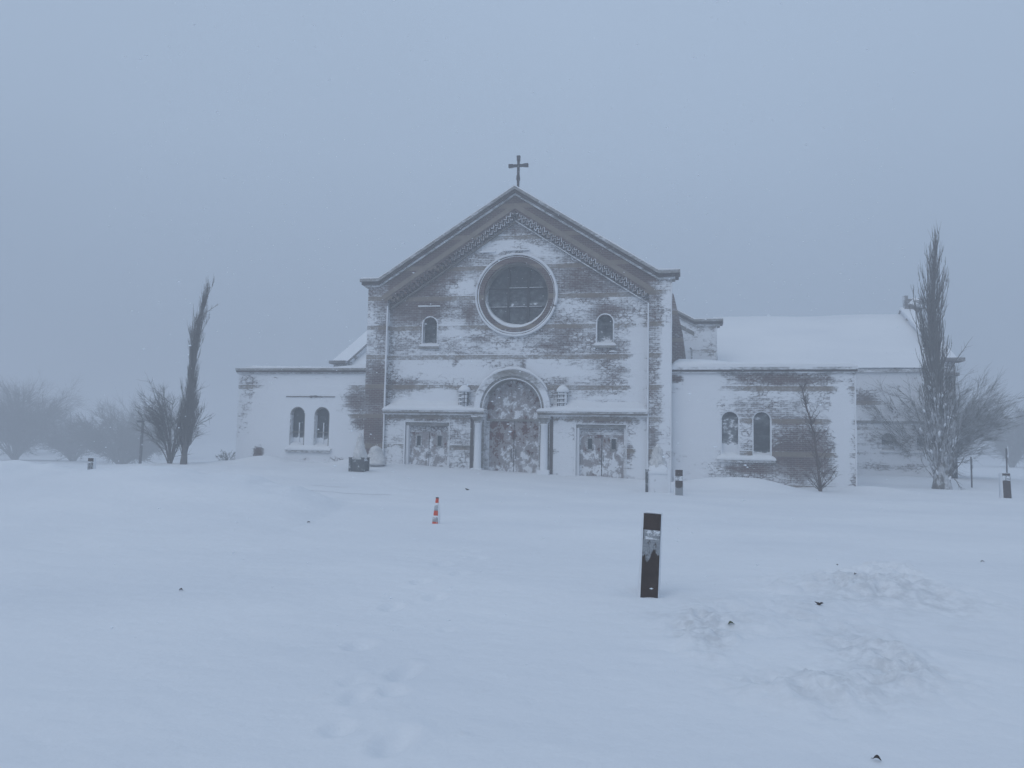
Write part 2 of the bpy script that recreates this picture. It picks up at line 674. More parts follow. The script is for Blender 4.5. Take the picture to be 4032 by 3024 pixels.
# ------------------------------------------------------------------ snow-covered ground
CP = np.array([
    (-5.27, -4, .41), (-5.8, 0, .60), (-2.5, -.2, .50), (0, -.2, .39), (2.6, -.2, .31), (4.9, -.2, .21), (6.3, -.2, .12), (5.97, -5, .06),
    (6.67, -6, .03), (11.7, -1.5, .0), (17, 3, .03), (17.6, -2, .05), (17.5, 1, .12), (20.5, 5, .06), (16, 10, .39), (20, 11, .3),
    (14.5, 6, .12), (13.4, .4, .05), (2.05, -17, 0), (-13.3, .4, .53), (-10, 0, .60), (-7.5, 0, .62), (-14.6, -1.2, .36), (-3, -10.5, .10),
    (-5, -8, .15), (0, -8, .12), (3, -10, .05), (-9, -5, .40), (10, -10, 0), (15, -10, 0), (20, -10, 0), (6, -20, 0), (0, -20, 0), (-6, -20, .05),
    (12, -20, 0), (6, -30, 0), (0, -30, 0), (12, -30, 0), (-12, -25, .1), (20, -25, 0), (-20, -8, .05), (-25, 0, -.5), (-25, 10, -.9), (-18, 6, -.1), (-60, 10, -1.6), (-45, 50, -1.8),
    (-40, 20, -1.5), (-40, 0, -1.0), (30, 10, 0), (30, -10, 0), (40, 30, 0), (0, 40, .2), (-30, 50, -1.5), (30, 60, 0), (0, 100, 0), (-80, 60, -2),
    (80, 60, 0), (-60, -40, 0), (60, -40, 0), (6, -50, 0)])
crest_px = [(-900, 1790, 21), (-300, 1800, 20), (0, 1818, 20), (100, 1815, 20), (180, 1836, 20), (330, 1851, 19.5), (440, 1841, 19.5), (550, 1833, 19.5),
            (640, 1840, 19.2), (700, 1847, 19), (870, 1867, 19), (1000, 1882, 18.7), (1100, 1902, 18.5), (1200, 1927, 18.2), (1290, 1966, 17.8), (1350, 2010, 17.4)]
CR = np.array([at_depth(*a) for a in crest_px])
FH = np.array([-math.sin(YAW), math.cos(YAW), 0.0])
cs = (CR - CAM) @ R_
ct = (CR - CAM) @ FH
cz = CR[:, 2]


def smoothstep(a, b, x):
    t = np.clip((x - a) / (b - a), 0, 1)
    return t * t * (3 - 2 * t)


FOOT = [(5.30, -27.50, .085, .17, .075), (4.93, -27.40, .07, .10, .05), (4.92, -26.35, .075, .17, .06), (4.36, -25.80, .09, .13, .055),
        (4.82, -26.9, .07, .13, .05), (5.0, -26.75, .08, .08, .045), (4.66, -26.60, .06, .12, .04), (4.10, -24.45, .08, .16, .05), (4.35, -23.9, .08, .16, .05),
        (3.95, -23.2, .09, .17, .05), (4.2, -22.5, .09, .18, .05), (3.75, -21.8, .1, .18, .045), (4.0, -21, .1, .2, .04), (4.85, -25.1, .06, .08, .03),
        (3.7, -20.2, .1, .2, .04)]
CLODS = [(5.62, -27.30, .03), (5.55, -26.55, .025), (4.6, -26.95, .03), (4.35, -26.1, .025), (5.05, -25.9, .02), (4.62, -24.9, .02), (5.15, -27.0, .025)]


def crust_shade_mask(X, Y):
    def g(cx, cy, rx, ry):
        return np.exp(-((X - cx) / rx) ** 2 - ((Y - cy) / ry) ** 2)
    m = g(8.9, -22.6, .8, .7) + .9 * g(9.15, -21.35, .45, .3) + .9 * g(6.95, -24.7, .2, .75) + .8 * g(7.65, -26.0, .42, .4) + 1.0 * g(8.25, -25.4, .32, .6) + .5 * g(7.9, -24.0, 1.1, .9) + .5 * g(6.75, -24.0, .25, .2)
    return np.clip(m * (.35 + 1.3 * smoothstep(.35, .65, fbm(X * 1.7, Y * 1.3, 91, 4))), 0, 1)


def ground_z(x, y):
    x = np.asarray(x, float)
    y = np.asarray(y, float)
    sh = x.shape
    X, Y = x.ravel(), y.ravel()
    z = np.zeros(X.size)
    for i in range(0, X.size, 40000):
        xx, yy = X[i:i + 40000], Y[i:i + 40000]
        d2 = (xx[:, None] - CP[:, 0]) ** 2 + (yy[:, None] - CP[:, 1]) ** 2
        w = 1 / (d2 + 1.2) ** 1.6
        z[i:i + 40000] = (w * CP[:, 2]).sum(1) / w.sum(1)
    s = (X - CAM[0]) * R_[0] + (Y - CAM[1]) * R_[1]
    t = (X - CAM[0]) * FH[0] + (Y - CAM[1]) * FH[1]
    # ploughed bank on the left
    tc_, zc = np.interp(s, cs, ct), np.interp(s, cs, cz)
    zc = np.where(s > cs[-1], zc * np.exp(-((s - cs[-1]) / 0.5) ** 2), zc)
    lump = (fbm(s * 1.6, t * 1.1, 5) - 0.5)
    dt = t - tc_ + 0.5 * (fbm(s * 0.7, s * 0 + 3.1, 9) - 0.5)
    front = np.exp(-np.abs(np.minimum(dt, 0) / 3.6) ** 1.7)
    back = np.exp(-(np.maximum(dt, 0) / 1.5) ** 2)
    prof = np.where(dt < 0, front, back)
    z = np.maximum(z, 0) * 0 + z + np.maximum(zc - z, 0) * prof
    z += lump * 0.26 * np.exp(-(dt / 1.3) ** 2) * smoothstep(0.05, 0.4, zc)
    # a second low shoulder in front of the bank
    # drift heaped against the right wing
    z += 0.55 * np.exp(-((X - 8.7) / 1.75) ** 2 - ((Y + 1.9) / 1.0) ** 2) * (1 + 0.3 * np.sin(X * 1.3))
    z += 0.20 * np.exp(-((X - 13.5) / 1.6) ** 2 - ((Y + 0.2) / 1.2) ** 2)
    z += 0.25 * np.exp(-((X + 11.8) / 1.2) ** 2 - ((Y - .1) / .8) ** 2) + 0.2 * np.exp(-((X + 7.0) / 1.0) ** 2 - ((Y + .2) / .8) ** 2)
    z -= 0.14 * np.exp(-((X + 2.6) / 3.2) ** 2 - ((Y + 11.0) / 1.9) ** 2)
    z += 0.18 * np.exp(-((X - 17) / 6.0) ** 2 - ((Y - 7) / 1.5) ** 2)
    # wind waves
    z += 0.10 * (fbm(X * 0.22 + 3, Y * 0.35, 21, 3) - 0.5) * smoothstep(-30, -20, Y)
    z += 0.05 * (fbm(X * 0.7, Y * 1.2 + 7, 31, 3) - 0.5)
    z += 0.016 * (fbm(X * 2.2 + .6 * Y, Y * 5.0, 41, 4) - 0.5) + 0.006 * (fbm(X * 9.0, Y * 12.0, 43, 3) - 0.5) * smoothstep(-8, -18, Y)
    # wind-scoured rough crust to the right of the near bollard
    def g(cx, cy, rx, ry, p=2):
        return np.exp(-np.abs((X - cx) / rx) ** p - np.abs((Y - cy) / ry) ** p)
    msk = np.clip(g(8.75, -22.3, 1.0, .75) + .9 * g(9.1, -21.3, .5, .35) + .9 * g(6.95, -24.7, .25, .8) + .9 * g(7.6, -26.0, .45, .42) + .9 * g(8.3, -25.3, .36, .75) + .55 * g(7.7, -23.9, .9, .7), 0, 1)
    rough = np.abs(fbm(X * 2.6, Y * 2.1, 51, 5) - 0.5) * 2
    rough2 = fbm(X * 7.0, Y * 5.0, 61, 4) - 0.5
    rough3 = np.abs(fbm(X * 5.2, Y * 4.0, 71, 4) - 0.5) * 2
    z += msk * (0.17 * (0.5 - rough) + 0.14 * rough2 + 0.13 * (0.4 - rough3))
    msk2 = g(8.0, -24.0, 1.5, 1.3)
    z += msk2 * (0.05 * (fbm(X * 1.9, Y * 2.6, 81, 4) - .5) + .05)
    z += 0.12 * g(8.9, -22.0, 1.5, .8) + .10 * g(9.3, -21.2, .5, .4) - .05 * g(9.3, -24.5, 2.2, .25)
    z -= 0.05 * g(9.4, -23.3, .3, .25)
    # footprints, half filled in
    for (fx, fy, rx, ry, dp) in FOOT:
        dp = dp * 0.72
        m = np.abs(X - fx) < 1.2
        q = ((X - fx) / rx) ** 2 + ((Y - fy) / ry) ** 2
        z += np.where(m, -dp * np.exp(-q ** 1.5) + dp * 0.28 * np.exp(-((np.sqrt(q) - 1.55) / 0.45) ** 2), 0)
    for (fx, fy, r) in CLODS:
        q = ((X - fx) / r) ** 2 + ((Y - fy) / r) ** 2
        z += r * 0.8 * np.exp(-q ** 1.3)
    # scoured hollow round the near bollard
    q = np.hypot(X - 6.45, Y + 23.0)
    z += -0.05 * np.exp(-((q - 0.17) / 0.14) ** 2)
    return z.reshape(sh)


def lines(spec):
    out = [spec[0][0]]
    for a, b, st in spec:
        n = max(1, int(round((b - a) / st)))
        out += list(a + (b - a) * (np.arange(n) + 1) / n)
    return np.array(out)


gx_ = lines([(-320, -120, 25), (-120, -50, 7), (-50, -24, 1.6), (-24, -14, .35), (-14, 3.0, .11), (3.0, 10.4, .034), (10.4, 15, .14), (15, 24, .4), (24, 50, 2.2), (50, 120, 8), (120, 320, 25)])
gy_ = lines([(-120, -45, 12), (-45, -31, 1.2), (-31, -28.6, .2), (-28.6, -20.5, .034), (-20.5, -10, .11), (-10, 3, .12), (3, 14, .5), (14, 40, 1.8), (40, 120, 8), (120, 330, 25)])
GX, GY = np.meshgrid(gx_, gy_)
GZ = ground_z(GX, GY)
nxg, nyg = len(gx_), len(gy_)
ii = np.arange(nxg * nyg).reshape(nyg, nxg)
gq = np.stack([ii[:-1, :-1], ii[:-1, 1:], ii[1:, 1:], ii[1:, :-1]], -1).reshape(-1, 4)
ground = np_mesh('ground', np.stack([GX.ravel(), GY.ravel(), GZ.ravel()], 1), gq, M_SNOW)
ca = ground.data.attributes.new('crust', 'FLOAT', 'POINT')
ca.data.foreach_set('value', crust_shade_mask(GX.ravel(), GY.ravel()).astype(np.float32))
ground['kind'] = 'structure'
ground['label'] = 'deep wind-drifted snow covering the whole forecourt'


def gz(x, y):
    return float(ground_z(np.array([x]), np.array([y]))[0])


# bare streaks of wet paving showing where the wind has scoured the drive
M_PAVE = mat_plain('wet_paving', (0.42, 0.40, 0.43), 0.8, 0.25, 2.0, 0.62, 5)
mb = MB()
for (x0, x1, yc, w) in ((-4.6, -1.6, -9.9, .12), (-4.9, -3.4, -8.8, .10)):
    n = 26
    vs, fs = [], []
    for i in range(n):
        t = i / (n - 1)
        x = x0 + (x1 - x0) * t
        hw = w * math.sin(math.pi * t) ** .6 * (0.55 + 0.9 * float(vnoise(np.array(i * .6), np.array(yc))))
        yy = yc + 0.25 * (float(vnoise(np.array(i * .22), np.array(yc + 5))) - .5)
        for s in (-1, 1):
            y = yy + s * hw
            vs.append((x, y, gz(x, y) + 0.006))
    for i in range(n - 1):
        fs.append((2 * i, 2 * i + 2, 2 * i + 3, 2 * i + 1))
    mb.add(vs, fs)
o = mb.build('driveway', M_PAVE)
o['kind'] = 'structure'

# ------------------------------------------------------------------ the church (built round its own axis)
X0 = -0.26
church = thing('church', 'red brick church plastered with wind-driven snow, with gabled front, round window and low flat-roofed wings', 'church', (X0, 0, 0))


def blobs(lst, base):
    def fn(x, z):
        s = base(x, z) if callable(base) else base
        for (cx, cz_, rx, rz, a) in lst:
            q = ((x - cx) / rx) ** 2 + ((z - cz_) / rz) ** 2
            if q < 6:
                s += a * math.exp(-q)
        return s
    return fn


def arch(cx, z0, zt, hw, n=14):
    """opening with a round head, counter-clockwise"""
    zs = zt - hw
    p = [(cx - hw, z0), (cx + hw, z0)]
    p += [(cx + hw * math.cos(math.pi * i / n), zs + hw * math.sin(math.pi * i / n)) for i in range(n + 1)]
    return p


def rect(x0, x1, z0, z1):
    return [(x0, z0), (x1, z0), (x1, z1), (x0, z1)]


PIN, POUT = 5.68, 6.59
# frame of the front: corner piers and the raking gable in one plane
frame_bias = blobs([(-6.5, 6.6, .45, 1.6, .30), (-6.1, 6.0, .4, 1.2, .12), (-6.15, 3.7, .6, .9, -.40), (-6.2, 1.6, .6, 1.1, -.55), (-6.5, 8.2, .5, .4, -.1),
                    (6.45, 5.0, .28, 3.6, .75), (6.1, 2.0, .5, 1.5, .30), (6.0, 7.2, .5, .9, .12), (6.3, .6, .5, .8, .4), (5.85, 1.3, .22, .8, -.6), (6.0, 4.9, .5, .6, .1)],
                   lambda x, z: -0.85 if z > 8.0 + .1 * abs(x) - 0.1 or abs(x) < 5.6 else -0.10)
line_cop = lambda x: 12.30 - 0.633 * abs(x)
outline = [(-POUT, -.6), (-PIN, -.6), (-PIN, 7.78), (0, 11.52), (PIN, 7.78), (PIN, -.6), (POUT, -.6), (POUT, 8.47), (6.05, 8.47), (0, 12.30), (-6.05, 8.47), (-POUT, 8.47)]
mb = MB()
mb.slab(outline, [], 0.0, 0.45, frame_bias, 0.2)
mb.build('gable_wall', M_BRICK, church)

# raking stone band just under the coping bricks, carried across the piers
mb = MB()
rb = [(-5.95, 7.72), (0, 11.62), (5.95, 7.72)]
mb.strip(rb, 0.0, 0.24, -0.03, 0.2, -0.6, 12)
mb.build('raking_band', M_TAN, church)

# two rows of corbelled blocks below it: each row one stepped course
def meander(side, row):
    """lower edge of the stepped course, block by block down the slope"""
    top = lambda u: 11.60 - 0.655 * u - row * 0.17
    pts, u = [], 0.02 + row * 0.091
    while u < PIN - .12:
        z0, z1 = top(u) - .20, top(u + .105) - .045
        pts += [(u, z0), (u + .105, z0 - .0), (u + .105, z1 - .02), (u + .182, z1 - .02)]
        u += .182
    return [(side * p[0], p[1]) for p in pts], [(side * p[0], top(p[0])) for p in pts[::-1]]


for side in (-1, 1):
    for row in (0, 1):
        low, upp = meander(side, row)
        mb = MB()
        mb.prism(low + upp, 0.02 + .09 * row, 0.4, -0.50 if side < 0 else -.42)
        mb.build('dentil_course', M_BRICK, church)
        # rim of snow that the wind has packed along the steps
        n = len(low) if side > 0 else 60
        mb = MB()
        mb.tube([(x, 0.012 + .09 * row, z) for x, z in low[:n]], [.007 + .012 * vnoise(np.array(i * .37), np.array(side + row)).item() if side > 0 else .006 + .02 * (1 - i / n) * vnoise(np.array(i * .5), np.array(row)).item() for i in range(n)], 5)
        mb.build('packed_snow', M_SNOW, church)
for side in (-1, 1):
    mb = MB()
    mb.strip([(side * 0.0, 11.10), (side * 5.66, 7.39)], 0, 0.05, 0.20, 0.36, 0.25 if side > 0 else -.5, 10)
    mb.build('gable_moulding', M_STONE, church)

# coping with kneelers
cop = [(-6.86, 8.55), (-6.05, 8.55), (0, 12.38), (6.05, 8.55), (6.86, 8.55)]
mb = MB()
mb.strip(cop, -0.10, 0.03, -0.16, 0.60, -.35, 8)
mb.build('coping', M_DARKSTONE, church)
mb = MB()
mb.strip([(-6.92, 8.55), (-6.05, 8.55), (0, 12.38), (6.05, 8.55), (6.92, 8.55)], 0.03, 0.16, -0.24, 0.62, -.05, 8)
mb.build('coping', M_STONE, church)
mb = MB()
mb.strip([(-6.72, 8.55), (-6.05, 8.55), (0, 12.38), (6.05, 8.55), (6.72, 8.55)], -0.20, -0.10, -0.07, 0.45, .15, 8)
mb.build('coping', M_STONE, church)
mb = MB()
sn = lambda x: 0.17 + 0.03 + 0.025 * float(vnoise(np.array(x * 2.1), np.array(3.0))) + 0.02 * float(vnoise(np.array(x * 7.0), np.array(8.0)))
mb.strip([(-6.88, 8.55), (-6.05, 8.55), (0, 12.38), (6.05, 8.55), (6.88, 8.55)], 0.16, sn, -0.21, 0.58, 0, 26)
mb.build('snow_cap', M_SNOW, church)

# ------------------------------------------------------------------ recessed panel with the windows and the portal head
panel_bias = blobs([
    (-4.6, 8.0, 1.5, .75, -.62), (-3.6, 9.0, 1.1, .45, -.6), (-4.9, 7.1, .9, .35, -.3), (-2.5, 8.35, .75, .6, .25), (-2.2, 9.3, .8, .35, -.1),
    (0.2, 10.1, 1.1, .35, .30), (0, 10.75, .8, .25, -.35), (-.9, 9.85, .7, .1, .25), (3.3, 8.35, 1.3, .55, -.42), (2.6, 9.1, .7, .4, -.25), (4.6, 7.75, .8, .3, .1),
    (-2.2, 6.25, 1.3, .45, .30), (-3.79, 7.35, .4, .35, -.45), (-2.0, 7.2, .35, .5, -.45), (-1.4, 6.1, .8, .2, -.35), (3.85, 7.15, .55, .35, -.5), (2.6, 7.5, .8, .35, .15),
    (2.0, 6.0, .9, .5, -.15), (1.4, 5.75, .6, .12, -.35), (-2.5, 4.65, 3.2, .42, .48), (-5.0, 3.95, .8, .30, -.45), (-4.3, 4.3, .9, .2, -.15), (1.6, 4.75, 1.2, .45, .40),
    (3.7, 4.0, 1.5, .5, -.08), (3.4, 3.45, 1.8, .25, .30), (5.3, 4.6, .4, 2.6, .55), (3.9, 5.35, .5, .3, -.25), (.35, 4.85, .14, .22, -1.1), (-3.5, 3.45, 1.8, .4, .55), (2.0, 4.25, .35, .3, -.25),
    (.1, 5.65, .8, .5, .12), (-1.5, 5.0, .10, .15, -.5), (-2.6, 4.95, .10, .18, -.5), (3.0, 4.5, 1.2, .2, .1)], 0.10)
RZ = 7.93
circ = [(0.05 + 1.73 * math.cos(2 * math.pi * i / 48), RZ + 1.73 * math.sin(2 * math.pi * i / 48)) for i in range(48)]
wl_ = arch(-3.79, 5.75, 7.03, .32)
wr_ = arch(3.86, 5.72, 7.02, .33)
por = [(-1.62, 2.4), (1.62, 2.4)] + [(1.62 * math.cos(math.pi * i / 24), 3.05 + 1.62 * math.sin(math.pi * i / 24)) for i in range(25)]
pol = [(-5.70, 2.0), (-1.7, 2.0), (-1.62, 3.05)] + [(-1.62 * math.cos(math.pi * i / 24), 3.05 + 1.62 * math.sin(math.pi * i / 24)) for i in range(1, 24)] + \
      [(1.62, 3.05), (1.7, 2.0), (5.70, 2.0), (5.70, 7.70), (0, 11.45), (-5.70, 7.70)]
mb = MB()
mb.slab(pol, [circ, wl_, wr_], 0.35, 0.75, panel_bias, 0.2)
mb.build('front_wall', M_BRICK, church)

# round window
rose = MB()
nn = 64
vs = [(0.05, 0.80, RZ)] + [(0.05 + 1.42 * math.cos(2 * math.pi * i / nn), 0.80, RZ + 1.42 * math.sin(2 * math.pi * i / nn)) for i in range(nn)]
rings, vv, ff, ss = 10, [], [], []
for j in range(rings + 1):
    for i in range(nn):
        r = 1.42 * j / rings
        x, z = 0.05 + r * math.cos(2 * math.pi * i / nn), RZ + r * math.sin(2 * math.pi * i / nn)
        vv.append((x, 0.80, z))
        row = (z - (RZ - 1.35)) % 0.90
        ss.append(-0.33 - 0.18 * (z - RZ) / 1.4 + 0.34 * math.exp(-((z - (RZ - .36)) / .14) ** 2) * (1 if z > RZ - .37 else .1))
for j in range(rings):
    for i in range(nn):
        ff.append((j * nn + i, j * nn + (i + 1) % nn, (j + 1) * nn + (i + 1) % nn, (j + 1) * nn + i))
rose.add(vv, ff, ss)
rw = rose.build('round_window', M_GLASS, church)
mb = MB()
for u in (-.38, .50):
    mb.box(u - .05, u + .05, 0.70, 0.79, RZ - 1.36, RZ + 1.36)
for z in (RZ + .36, RZ - .47):
    mb.box(-1.30, 1.38, 0.715, 0.785, z - .022, z + .022)
build_split(mb, 'window_bar', M_IRON, rw)
mb = MB()   # snow lying on the bars
for u0, u1, z in ((-1.22, -.42, RZ - .445), (-.34, .46, RZ - .445), (.54, 1.1, RZ - .445), (-.34, .46, RZ + .385), (.54, 1.15, RZ + .385)):
    mb.strip([(u0, z), (u1, z)], 0, lambda x: .010 + .014 * float(vnoise(np.array(x * 5), np.array(z))), 0.70, 0.79, 0, 8)
build_split(mb, 'snow_line', M_SNOW, rw)
mb = MB()
mb.ring(.05, RZ, 1.42, 1.735, 0.26, 0.70, n=72, snow=lambda t: -.85 + .5 * max(0, -math.sin(t)))
mb.build('window_surround', M_BRICK, rw)
mb = MB()
mb.ring(.05, RZ, 1.36, 1.43, 0.40, 0.80, n=72, snow=lambda t: -.35 + .6 * max(0, -math.sin(t + .3)))
mb.build('inner_moulding', M_STONE, rw)
mb = MB()
for (r0, rr, ph) in ((1.765, .055, 0), (1.66, .028, 1)):
    n = 96
    pts, rad = [], []
    for i in range(n + 1):
        t = 2 * math.pi * i / n
        k = .8 + .5 * float(vnoise(np.array(i * .45), np.array(r0)))
        if ph:
            k *= .35 + .9 * max(0, -math.sin(t + .2)) + .35 * max(0, -math.cos(t))
        else:
            k *= .85 + .35 * max(0, math.cos(t))
        pts.append((.05 + r0 * math.cos(t), .25, RZ + r0 * math.sin(t)))
        rad.append(max(.006, rr * k))
    mb.tube(pts, rad, 6, False)
build_split(mb, 'snow_rim', M_SNOW, rw, True)
mb = MB()   # drift in the lower curve of the reveal
n = 40
vs, fs = [], []
for i in range(n + 1):
    t = math.radians(188 + (352 - 188) * i / n)
    k = math.sin(math.pi * i / n) ** .7 * (1.0 - .25 * i / n) * (.16 + .05 * float(vnoise(np.array(i * .4), np.array(2.))))
    for (r, y) in ((1.40, .36), (1.40 - k * .6, .37), (1.40 - k, .55), (1.40 - k * 1.1, .79), (1.40, .79)):
        vs.append((.05 + r * math.cos(t), y, RZ + r * math.sin(t)))
for i in range(n):
    for k in range(4):
        fs.append((5 * i + k, 5 * i + k + 1, 5 * i + k + 6, 5 * i + k + 5))
mb.add(vs, fs)
mb.build('snow_drift', M_SNOW, rw, True)


def snow_pad(mb, x0, x1, y0, y1, zb, hf, nx, ny=6, wall_back=True, wall_ends=False):
    """a layer of lying snow: height hf(x, t) over z=zb, rounded off at its free edges"""
    vs, fs = [], []
    for i in range(nx + 1):
        x = x0 + (x1 - x0) * i / nx
        ex = 1.0 if wall_ends else min(1, (min(i, nx - i) + .35) / 2.0)
        for j in range(ny + 1):
            t = j / ny
            ey = min(1, (j + .5) / 1.6) if wall_back else min(1, (min(j, ny - j) + .45) / 1.5)
            b = zb(x) if callable(zb) else zb
            vs.append((x, y0 + (y1 - y0) * t, b + hf(x, t) * math.sqrt(ex * ey)))
    k = len(vs)
    for i in range(nx + 1):
        x = x0 + (x1 - x0) * i / nx
        b = zb(x) if callable(zb) else zb
        vs.append((x, y0 + .02, b))
    for i in range(nx):
        for j in range(ny):
            a = i * (ny + 1) + j
            fs.append((a, a + ny + 1, a + ny + 2, a + 1))
        fs.append((k + i, k + i + 1, (i + 1) * (ny + 1), i * (ny + 1)))
    for e in (0, nx):
        a = e * (ny + 1)
        q = len(vs)
        x = x0 if e == 0 else x1
        b = zb(x) if callable(zb) else zb
        vs.append((x, y1, b))
        fs.append(tuple([k + e] + [a + j for j in range(ny + 1)] + [q]))
    mb.add(vs, fs)


def vn(a, b=0.0):
    return float(vnoise(np.array(a), np.array(b)))


def pane_mesh(poly, y, snow):
    mb = MB()
    mb.slab(poly, [], y, y + .02, snow, .12)
    return mb


# small arched windows of the gable
for cx, z0, zt, hw, s in ((-3.79, 5.75, 7.03, .32, -.55), (3.86, 5.72, 7.02, .33, -.40)):
    w = pane_mesh(arch(cx, z0, zt, hw), 0.60, lambda x, z, s=s, z0=z0: s + .2 + .55 * math.exp(-((z - z0) / .30) ** 2) + (.12 if s > -.5 and z < z0 + .6 else 0)).build('arched_window', M_GLASS, church)
    mb = MB()
    mb.box(cx - hw - .14, cx + hw + .14, 0.24, 0.60, z0 - .11, z0 - .01, -.2)
    mb.build('sill', M_STONE, w)
    mb = MB()
    snow_pad(mb, cx - hw - .15, cx + hw + .15, 0.22, 0.60, z0 - .01, lambda x, t: .10 + .08 * t + .03 * vn(x * 6), 14, 4)
    mb.build('snow_drift', M_SNOW, w, True)
    mb = MB()
    mb.ring(cx, zt - hw, hw, hw + .05, 0.31, .40, 0, 180, 20, .35)
    mb.box(cx - hw - .05, cx - hw, .31, .40, z0, zt - hw, .45)
    mb.box(cx + hw, cx + hw + .05, .31, .40, z0, zt - hw, .2)
    mb.build('window_surround', M_STONE, w)

# thin snow ledges on the brickwork of the panel
mb = MB()
for (a, b, z, h) in ((-4.35, -3.35, 7.50, .07), (-1.6, -.9, 9.83, .08), (-.45, .6, 9.86, .07), (4.05, 4.35, 5.45, .05)):
    mb.strip([(a, z), (b, z)], 0, lambda x: h * (.4 + .7 * vn(x * 5, z)), .27, .36, 0, 10)
build_split(mb, 'snow_ledge', M_SNOW, church)
mb = MB()   # little ridge of snow along the inner corners of the piers
for u, y, z1 in ((-PIN + .02, -.02, 7.5), (PIN - .03, -.03, 7.4)):
    n = 40
    mb.tube([(u, y, -.3 + (z1 + .3) * i / n) for i in range(n + 1)], [.028 + .022 * vn(i * .5, u) for i in range(n + 1)], 5, False)
mb.tube([(POUT - .02, 0.0, .2 + 8.0 * i / 40) for i in range(41)], [.02 + .018 * vn(i * .5, 9) for i in range(41)], 5, False)
build_split(mb, 'snow_edge', M_SNOW, church, True)

# ------------------------------------------------------------------ portal
mb = MB()
mb.ring(0, 3.05, 1.38, 1.64, 0.02, 0.60, 0, 180, 40, lambda t_: -.06 + .42 * math.cos(t_) ** 2)
mb.ring(0, 3.05, 1.22, 1.39, 0.10, 0.75, 0, 180, 40, -.12)
mb.build('portal_arch', M_STONE, church)
mb = MB()
mb.ring(0, 3.05, 1.245, 1.285, 0.075, 0.12, 0, 180, 40, 1.2)
n = 50
mb.tube([(1.68 * math.cos(math.radians(28 + 134 * i / n)), .14, 3.05 + 1.70 * math.sin(math.radians(28 + 134 * i / n))) for i in range(n + 1)],
        [(.05 + .055 * vn(i * .35, 4)) * math.sin(math.pi * (i + 1) / (n + 2)) ** .3 for i in range(n + 1)], 6)
build_split(mb, 'snow_rim', M_SNOW, church, True)
for s in (-1, 1):
    mb = MB()
    mb.box(min(s * 1.20, s * 1.66), max(s * 1.20, s * 1.66), 0.16, 0.75, -.6, 3.05, -.15)
    mb.build('portal_pier_and_shade', M_STONE, church)
    mb = MB()
    cx, cyy = s * 1.42, 0.0
    shade_strip = MB()  # thin dark strip painting in the shade beside the column, not a pier
    shade_strip.box(min(s * 1.64, s * 1.78), max(s * 1.64, s * 1.78), .085, .2, .35, 2.70, -.9)
    shade_strip.build('portal_pier_and_shade', M_DARKSTONE, church)
    prof = [(.19, -.5), (.19, .42), (.16, .50), (.155, 1.4), (.145, 2.36), (.165, 2.38), (.165, 2.42)]
    mb.lathe(prof, cx, cyy, 20, .55)
    column = mb.build('column', M_STONE, church, True)
    mb = MB()
    mb.lathe([(.15, 2.42), (.19, 2.50), (.27, 2.62), (.30, 2.66)], cx, cyy, 20, .15)
    mb.box(cx - .26, cx + .26, cyy - .26, cyy + .26, 2.66, 2.74, .1)
    mb.build('capital', M_STONE, column)
    mb = MB()
    mb.box(cx - .24, cx + .24, cyy - .22, cyy + .2, -.5, .52, .9)
    mb.build('base', M_STONE, column)
# doors of the portal
mb = MB()
door_bias = lambda x, z: -.03 + .06 * math.exp(-((z - .9) / .6) ** 2) - .10 * math.exp(-((z - 2.2) / .5) ** 2) - .12 * math.exp(-((x + .75) / .25) ** 2) + (.1 if z < .6 else 0)
tym = [(-1.21, 2.60), (1.21, 2.60), (1.21, 3.05)] + [(1.21 * math.cos(math.pi * i / 24), 3.05 + 1.21 * math.sin(math.pi * i / 24)) for i in range(1, 24)] + [(-1.21, 3.05)]
mb.slab(tym, [], .66, .74, lambda x, z: .03 - .12 * ((z - 2.6) / 1.6) ** 2 - .2 * abs(x) ** 4 / 3, .15)
mb.build('tympanum', M_DOOR, church)
mb = MB()
mb.box(-1.21, 1.21, .60, .70, 2.52, 2.62, -.25)
mb.box(-1.21, -1.08, .56, .74, -.5, 2.52, .2)
mb.box(1.08, 1.21, .56, .74, -.5, 2.52, .2)
mb.build('door_frame', M_STONE, church)
for s in (-1, 1):
    mb = MB()
    mb.slab(rect(min(0.016 * s, s * 1.08), max(0.016 * s, s * 1.08), -.3, 2.52), [], .66, .72, door_bias, .12)
    dr = mb.build('portal_door', M_DOOR, church)
    mb = MB()
    mb.tube([(s * .10, .65, .95), (s * .10, .59, .96), (s * .10, .58, 1.02), (s * .10, .58, 1.26), (s * .10, .59, 1.32), (s * .10, .65, 1.33)], .016, 6)
    mb.build('handle', M_IRON, dr)

